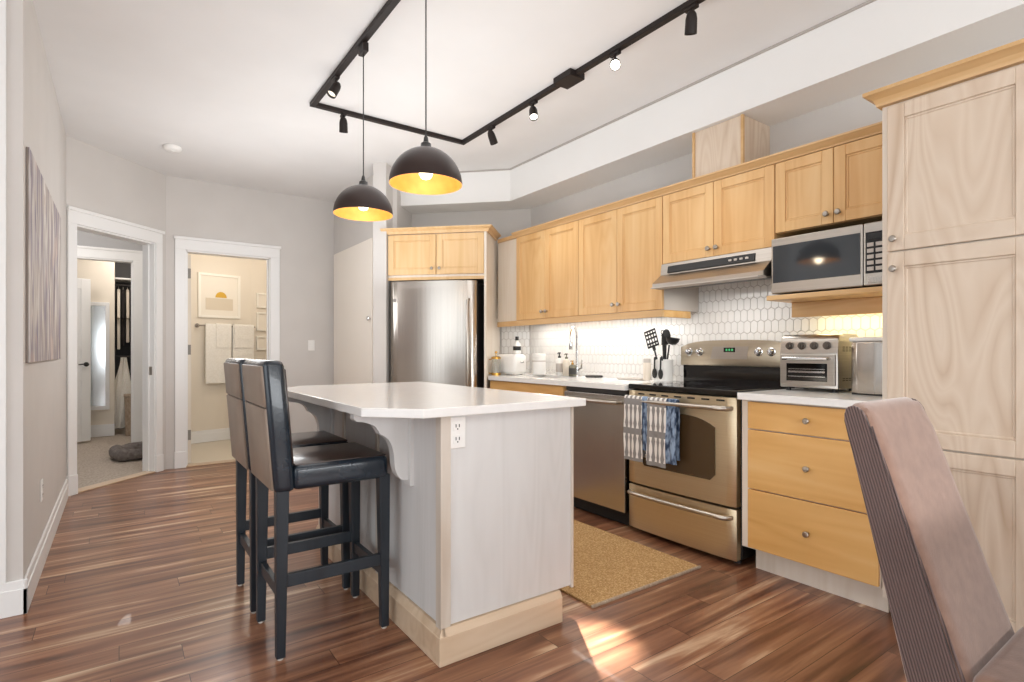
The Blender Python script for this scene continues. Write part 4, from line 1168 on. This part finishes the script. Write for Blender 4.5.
dt = thing('dining_table', 'plain dark wood dining table in front of the upholstered chair, past the right edge', 'table', (2.05, -0.4, 0))
MB().box(1.28, 2.85, -0.98, 0.20, 0.722, 0.752, 0.006).build('tabletop', 'stoolwood', dt)
for x, y in ((1.36, -0.9), (2.77, -0.9), (1.36, 0.12), (2.77, 0.12)):
    MB().hexa([(x - 0.02, y - 0.02, 0), (x + 0.02, y - 0.02, 0), (x + 0.02, y + 0.02, 0), (x - 0.02, y + 0.02, 0), (x - 0.032, y - 0.032, 0.7215), (x + 0.032, y - 0.032, 0.7215), (x + 0.032, y + 0.032, 0.7215), (x - 0.032, y + 0.032, 0.7215)], 0.003, 1).build('leg', 'stoolwood', dt)

# ------------------------------------------------------------------ rug
rgm = thing('jute_rug', 'woven tan jute runner on the floor between island and range', 'rug', (2.10, 2.5, 0))
b = MB(); b.box(1.715, 2.495, 1.785, 3.35, 0.0005, 0.011, 0.003); b.build('mat', 'rug', rgm)
for q in ((1.780, 1.792), (3.343, 3.355)): MB().box(1.712, 2.498, *q, 0.0005, 0.012, 0.002).build('binding', 'basket', rgm)

# ------------------------------------------------------------------ painting and small wall things
pt = thing('abstract_painting', 'large abstract grey and beige canvas on the left wall', 'painting', (XL + 0.012, 4.09, 1.57))
MB().box(XL + 0.001, XL + 0.0095, 3.272, 4.90, 1.095, 2.065, 0.002).build('stretcher_edge', 'canvas_edge', pt)
MB().box(XL + 0.010, XL + 0.013, 3.272, 4.90, 1.095, 2.065).build('canvas', 'painting', pt)
sm = thing('smoke_detector', 'white round smoke detector on the ceiling', 'smoke detector', (0.355, 5.37, ZC))
MB().lathe([(0.066, ZC - 0.0005), (0.068, ZC - 0.012), (0.064, ZC - 0.024), (0.05, ZC - 0.034), (0.001, ZC - 0.036)], (0.355, 5.37, 0)).build('housing', 'whiteplastic', sm, True)
MB().lathe([(0.015, ZC - 0.0355), (0.015, ZC - 0.039), (0.001, ZC - 0.040)], (0.355, 5.37, 0), 16).build('test_button', 'whiteplastic', sm, True)

# ------------------------------------------------------------------ track lighting
ZR0, ZR1 = 2.822, ZC - 0.0005
TX0, TX1, TY = 1.075, 2.26, 3.85
tk = thing('track_rail', 'black U-shaped track rail on the ceiling', 'track light', (1.66, TY, ZC))
MB().box(TX0 - 0.018, TX0 + 0.018, -0.2, TY + 0.018, ZR0, ZR1, 0.002).build('rail', 'track', tk)
MB().box(TX0 + 0.019, TX1 - 0.019, TY - 0.018, TY + 0.018, ZR0, ZR1, 0.002).build('rail', 'track', tk)
MB().box(TX1 - 0.018, TX1 + 0.018, 0.6, TY + 0.018, ZR0, ZR1, 0.002).build('rail', 'track', tk)
MB().box(TX1 - 0.06, TX1 + 0.06, 2.48, 2.64, ZR0 - 0.012, ZR1, 0.004).build('feed_box', 'track', tk)
GH = 'spot heads on the ceiling track'


def head(x, y, d, label, lens='lens_off', power=0, cone=75, blend=0.8):
    r = thing('track_spotlight', label, 'spotlight', (x, y, ZR0), group=GH)
    MB().box(x - 0.014, x + 0.014, y - 0.035, y + 0.035, ZR0 - 0.018, ZR0 - 0.0005, 0.003).build('adapter', 'track', r)
    MB().cyl((x, y, ZR0 - 0.017), (x, y, ZR0 - 0.05), 0.006, seg=12).build('stem', 'track', r, True)
    d = Vector(d).normalized(); R = d.to_track_quat('Z', 'Y').to_matrix()
    c = Vector((x, y, ZR0 - 0.062))
    MB().lathe([(0.001, -0.038), (0.014, -0.035), (0.023, -0.022), (0.028, 0.0), (0.0295, 0.065), (0.027, 0.065), (0.026, 0.03)], c, 22, R=R, close=False).build('lamp_body', 'track', r, True)
    MB().lathe([(0.0255, 0.046), (0.0255, 0.052), (0.001, 0.054)], c, 18, R=R).build('lens', lens, r, True)
    if power:
        l = light('spot_' + str(int(y * 100)), 'SPOT', c + d * 0.07, power, (1.0, 0.92, 0.80), 0.03, spot_size=math.radians(cone), spot_blend=blend)
        l.rotation_euler = d.to_track_quat('-Z', 'Y').to_euler()
    return r


head(TX0, 3.36, (-0.5, -0.15, -0.9), 'black spot head on the left arm of the track')
head(1.285, TY, (0.1, 0.25, -1.0), 'black spot head on the far cross arm of the track', power=14)
head(TX1, 3.43, (0.35, -0.1, -1.0), 'black spot head nearest the corner on the right arm of the track', power=18)
head(TX1, 2.92, (1.49 - TX1, 1.57 - 2.92, -2.76), 'black spot head with pale lens, second on the right arm of the track', 'lens', 2600, 8.5, 1.0)  # narrow beam added to stand in for the glare patch on the floor
head(TX1, 2.17, (-0.62, -0.62, -0.62), 'glaring lit spot head on the right arm, before the bulkhead', 'lens', 16)
head(TX1, 1.665, (0.25, 0.25, -1.0), 'black spot head at the top right, hanging closest on the track', power=14)


# ------------------------------------------------------------------ pendants
def pendant(x, y, zr, label):
    r = thing('pendant_lamp', label, 'pendant lamp', (x, y, ZC), group='dark dome pendants over the island')
    R0 = 0.158
    MB().box(x - 0.016, x + 0.016, y - 0.04, y + 0.04, ZR0 - 0.05, ZR0 - 0.0005, 0.004).build('adapter', 'track', r)
    MB().cyl((x, y, ZR0 - 0.049), (x, y, zr + 0.19), 0.0032, seg=8).build('cord', 'black', r, True)
    MB().lathe([(0.004, zr + 0.215), (0.009, zr + 0.205), (0.012, zr + 0.185), (0.022, zr + 0.178), (0.024, zr + 0.162), (0.03, zr + 0.156)], (x, y, 0), 20).build('cap', 'black', r, True)
    out = [(R0 * math.cos(math.pi / 2 * i / 16), zr + 0.158 * math.sin(math.pi / 2 * i / 16)) for i in range(16)] + [(0.012, zr + 0.158)]
    MB().lathe(out, (x, y, 0), 48, close=False).build('shade', 'dome', r, True)
    inn = [((R0 - 0.0035) * math.cos(math.pi / 2 * i / 16), zr + 0.0005 + 0.154 * math.sin(math.pi / 2 * i / 16)) for i in range(16)] + [(0.012, zr + 0.1545)]
    b = MB(); b.lathe([(R0, zr)] + inn, (x, y, 0), 48, close=False); b.build('shade_lining', 'gold', r, True)
    MB().lathe([(0.018, zr + 0.15), (0.018, zr + 0.10), (0.014, zr + 0.095)], (x, y, 0), 16).build('socket', 'black', r, True)
    MB().lathe([(0.014, 0.095), (0.020, 0.085), (0.030, 0.062), (0.030, 0.045), (0.020, 0.028), (0.001, 0.022)], (x, y, zr), 20).build('bulb', 'bulb', r, True)
    light('pendant_light', 'POINT', (x, y, zr + 0.012), 1.3, (1.0, 0.84, 0.6), 0.03)
    return r


pendant(TX0 + 0.008, 2.915, 1.893, 'dark dome pendant with gold lining, the lower-hanging left one')
pendant(TX0 + 0.01, 2.165, 1.872, 'dark dome pendant with gold lining, larger right one nearer the camera')

# ------------------------------------------------------------------ bathroom things
M['printpaper'] = mat('cream_print_paper', 'f0e8da', 0.6)
M['mustard'] = mat('mustard_print', 'd8ab3e', 0.7)
M['printpale'] = mat('pale_beige_print', 'ddd0bb', 0.7)
M['whiteframe'] = mat('white_frame', 'f6f1e6', 0.35)


def picture(name, F, u0, u1, z0, z1, label, g, sun=False, fm='whiteframe'):
    r = thing(name, label, 'framed print', F @ Vector(((u0 + u1) / 2, 0, z0)), group=g)
    b = MB(F); fw = 0.03 if sun else 0.022
    b.box(u0, u0 + fw, -0.028, -0.001, z0, z1, 0.002); b.box(u1 - fw, u1, -0.028, -0.001, z0, z1, 0.002)
    b.box(u0 + fw, u1 - fw, -0.028, -0.001, z0, z0 + fw, 0.002); b.box(u0 + fw, u1 - fw, -0.028, -0.001, z1 - fw, z1, 0.002)
    b.build('frame', fm, r)
    pr = MB(F).box(u0 + fw, u1 - fw, -0.012, -0.002, z0 + fw, z1 - fw).build('print', 'printpaper', r)
    um, zm = (u0 + u1) / 2, (z0 + z1) / 2
    if sun:
        MB(F).box(u0 + 0.09, u1 - 0.09, -0.0128, -0.0119, z0 + 0.10, zm - 0.03).build('printed_field', 'printpale', pr)
        MB(F).prism([(um + 0.02 + 0.07 * math.cos(math.pi * i / 16), zm - 0.02 + 0.075 * math.sin(math.pi * i / 16)) for i in range(17)], 'y', -0.013, -0.0119).build('printed_half_disc', 'mustard', pr)
    else:
        MB(F).prism([(um - 0.06, zm - 0.04), (um + 0.06, zm - 0.04), (um + 0.045, zm), (um, zm + 0.035), (um - 0.04, zm + 0.01)], 'y', -0.013, -0.0119).build('printed_shape', 'printpale' if z0 > 1.4 else 'grey', pr)
    return r


def bath_u(px):                                        # where a sight line meets the bathroom's back wall
    a = HEAD + math.atan((px - 512) / F_PX); dx, dy = math.sin(a), math.cos(a)
    det = dx * BD.y - dy * BD.x
    return (BP.x * dy - BP.y * dx) / -(BD.x * dy - BD.y * dx) if False else ((BP.y * dx - BP.x * dy) / (BD.x * dy - BD.y * dx))


picture('framed_print', FBB, bath_u(197.5), bath_u(239.5), 1.57, 2.13, 'white framed print with mustard half disc in the bathroom', 'bathroom prints', True)
BPn = 'three small prints stacked at the right of the bathroom'
for z0, z1, lb in ((1.73, 1.93, 'small white framed print, top of the three in the bathroom'), (1.42, 1.67, 'small cream framed print, middle of the three in the bathroom'), (1.16, 1.35, 'small framed print with grey shape, lowest of the three in the bathroom')):
    picture('framed_print', FBC, 0.06, 0.44, z0, z1, lb, BPn)
ub = [bath_u(p) for p in (196, 203, 229, 230, 251)]
rl = thing('towel_rail', 'metal towel rail on the bathroom wall under the print', 'towel rail', FBB @ Vector((ub[0], 0, 1.46)))
MB(FBB).tube([(ub[0], -0.07, 1.465), (ub[4] + 0.02, -0.07, 1.465)], 0.010).build('bar', 'nickel', rl, True)
for u in (ub[0] + 0.01, ub[4] + 0.01):
    b = MB(FBB); b.cyl((u, -0.001, 1.465), (u, -0.012, 1.465), 0.026); b.cyl((u, -0.01, 1.465), (u, -0.075, 1.465), 0.010); b.build('bracket', 'nickel', rl, True)


def bath_towel(name, u0, u1, zb, off, label, g, zbb=None):
    gr = []; zt = 1.479 + off * 0.45; vf, vb = -0.085 - off, -0.055 + off
    path = [(vf, zb + (zt - zb) * i / 12) for i in range(13)] + [((vf + vb) / 2 - math.cos(math.pi * i / 5) * (vb - vf) / 2, zt + 0.012 * math.sin(math.pi * i / 5)) for i in range(1, 5)] + [(vb, zt - (zt - (zbb or zb + 0.05)) * i / 8) for i in range(9)]
    for v, z in path:
        gr.append([FBB @ Vector((u0 + (u1 - u0) * j / 10, v + 0.008 * math.sin(j * 1.3) * (zt - z) * (1 if v < -0.07 else 0.3), z)) for j in range(11)])
    tag(MB().sheet(gr, 0.007).build(name, 'terry', smooth=True), label, 'towel', g)


GT = 'white towels on the bathroom rail'
bath_towel('bath_towel', ub[1], ub[2] - 0.005, 0.74, 0.0, 'large white bath towel on the left of the bathroom rail', GT)
bath_towel('bath_towel', ub[3], ub[4], 0.74, 0.0, 'large white bath towel on the right of the bathroom rail', GT)
bath_towel('hand_towel', bath_u(213), ub[2] - 0.01, 1.19, 0.012, 'small white hand towel over the left bath towel', GT, 1.2)
bath_towel('hand_towel', ub[3] + 0.015, ub[4] - 0.01, 1.19, 0.012, 'small white hand towel over the right bath towel', GT, 1.2)

# ------------------------------------------------------------------ bedroom and closet things
db = thing('dog_bed', 'grey plush bolster dog bed on the bedroom carpet', 'dog bed', (0.22, 7.2, -0.004))
ring = [(0.22 + 0.25 * math.copysign(abs(math.cos(a)) ** 0.4, math.cos(a)), 7.2 + 0.20 * math.copysign(abs(math.sin(a)) ** 0.4, math.sin(a)), 0.062) for a in [2 * math.pi * i / 28 for i in range(29)]]
MB().tube(ring, [0.062 + 0.012 * math.sin(i * 1.1) for i in range(29)], 14).build('bolster', 'dogbed', db, True)
MB().box(0.0, 0.44, 7.02, 7.38, -0.0035, 0.05, 0.02, 3).build('cushion', 'dogbed', db, True)
mr = thing('wall_mirror', 'narrow white framed mirror on the closet wall', 'mirror', (-0.27, 9.2, 0.4))
FM = frame((0, 9.2, 0), (1, 0, 0), (0, -1, 0))
b = MB(FM); m0, m1 = -0.47, -0.115
for q in ((m0, m0 + 0.045, 0.36, 1.80), (m1 - 0.045, m1, 0.36, 1.80)): b.box(q[0], q[1], -0.03, -0.001, q[2], q[3], 0.003)
b.box(m0 + 0.045, m1 - 0.045, -0.03, -0.001, 0.36, 0.41, 0.003); b.box(m0 + 0.045, m1 - 0.045, -0.03, -0.001, 1.75, 1.80, 0.003)
b.build('frame', 'white', mr); MB(FM).box(m0 + 0.045, m1 - 0.045, -0.014, -0.002, 0.41, 1.75).build('glass', 'mirror', mr)
rod = thing('closet_rod', 'wood closet rod with shelf above the hanging clothes', 'closet rod', (0.4, 9.7, 2.1))
MB().box(-0.055, 0.795, 9.5, 9.985, 2.16, 2.18).build('shelf', 'white', rod)
MB().cyl((-0.058, 9.68, 2.09), (0.798, 9.68, 2.09), 0.016).build('rod', 'darkgrey', rod, True)
tag(MB().box(-0.055, 0.795, 9.55, 9.985, 1.06, 1.08).build('closet_shelf', 'darkgrey'), 'dark lower closet shelf under the hanging shirts', 'shelf')
cols = [('white', 'e7dfd2'), ('black', '231c1b'), ('white patterned', 'cfc4b6'), ('dark brown', '3a2a25'), ('black', '191516'), ('grey', '6f6661'), ('navy', '23242e'), ('brown', '4a352b')]
for i, (cn, hx) in enumerate(cols):
    mm = noise_mat('garment_cloth', [(0.35, hx), (0.65, hx)], (20, 20, 20), 3, 0.9)
    x = -0.015 + i * 0.052; L_ = 0.86 - 0.05 * (i % 3); y_ = 9.68
    zs = 2.03
    r = thing('hanging_shirt', cn + (' shirt at the left end of the closet rod' if i == 0 else ' shirt hanging ' + ['', 'second', 'third', 'fourth', 'fifth', 'sixth', 'seventh', 'eighth'][i] + ' from the left on the closet rod'), 'shirt', (x, y_, zs), group='shirts on the closet rod')
    b = MB(); b.prism([(y_ - 0.05, zs), (y_ - 0.20, zs - 0.07), (y_ - 0.27, zs - 0.42), (y_ - 0.20, zs - 0.43), (y_ - 0.17, zs - 0.22), (y_ - 0.18, zs - L_), (y_ + 0.18, zs - L_), (y_ + 0.17, zs - 0.22), (y_ + 0.20, zs - 0.43), (y_ + 0.27, zs - 0.42), (y_ + 0.20, zs - 0.07), (y_ + 0.05, zs)], 'x', x - 0.017, x + 0.017, 0.008)
    b.build('cloth', mm, r, True)
    MB().tube([(x, y_, zs - 0.01), (x, y_, zs + 0.035), (x, y_ + 0.012, zs + 0.06), (x, y_ + 0.022, zs + 0.052)], 0.003, 8).build('hanger_hook', 'chrome', r, True)
rb = MB()
g_ = []
for i in range(14):
    t = i / 13; z = 1.055 - 0.98 * t; wv = 0.03 + 0.13 * min(1, t * 2.2) * (1 if t < 0.5 else (1 - 0.9 * (t - 0.5)))
    g_.append([(0.035 - wv * 0.6 + wv * j / 8 * 1.3 - 0.05 * t, 9.40 + 0.02 * math.sin(j * 1.6 + t * 3), z) for j in range(9)])
rb.sheet(g_, 0.02)
tag(rb.build('bathrobe', 'terry', smooth=True), 'cream robe hanging below the closet shelf', 'robe')
hb = thing('laundry_basket', 'tan rectangular laundry basket standing in the closet', 'basket', (0.27, 9.19, 0))
b = MB(); b.hexa([(0.06, 9.06, -0.003), (0.46, 9.06, -0.003), (0.46, 9.32, -0.003), (0.06, 9.32, -0.003), (0.045, 9.045, 0.52), (0.475, 9.045, 0.52), (0.475, 9.335, 0.52), (0.045, 9.335, 0.52)], 0.01)
b.build('body', 'basket', hb)
b = MB(); b.box(0.04, 0.48, 9.04, 9.34, 0.521, 0.55, 0.008); b.build('lid', 'basket', hb)
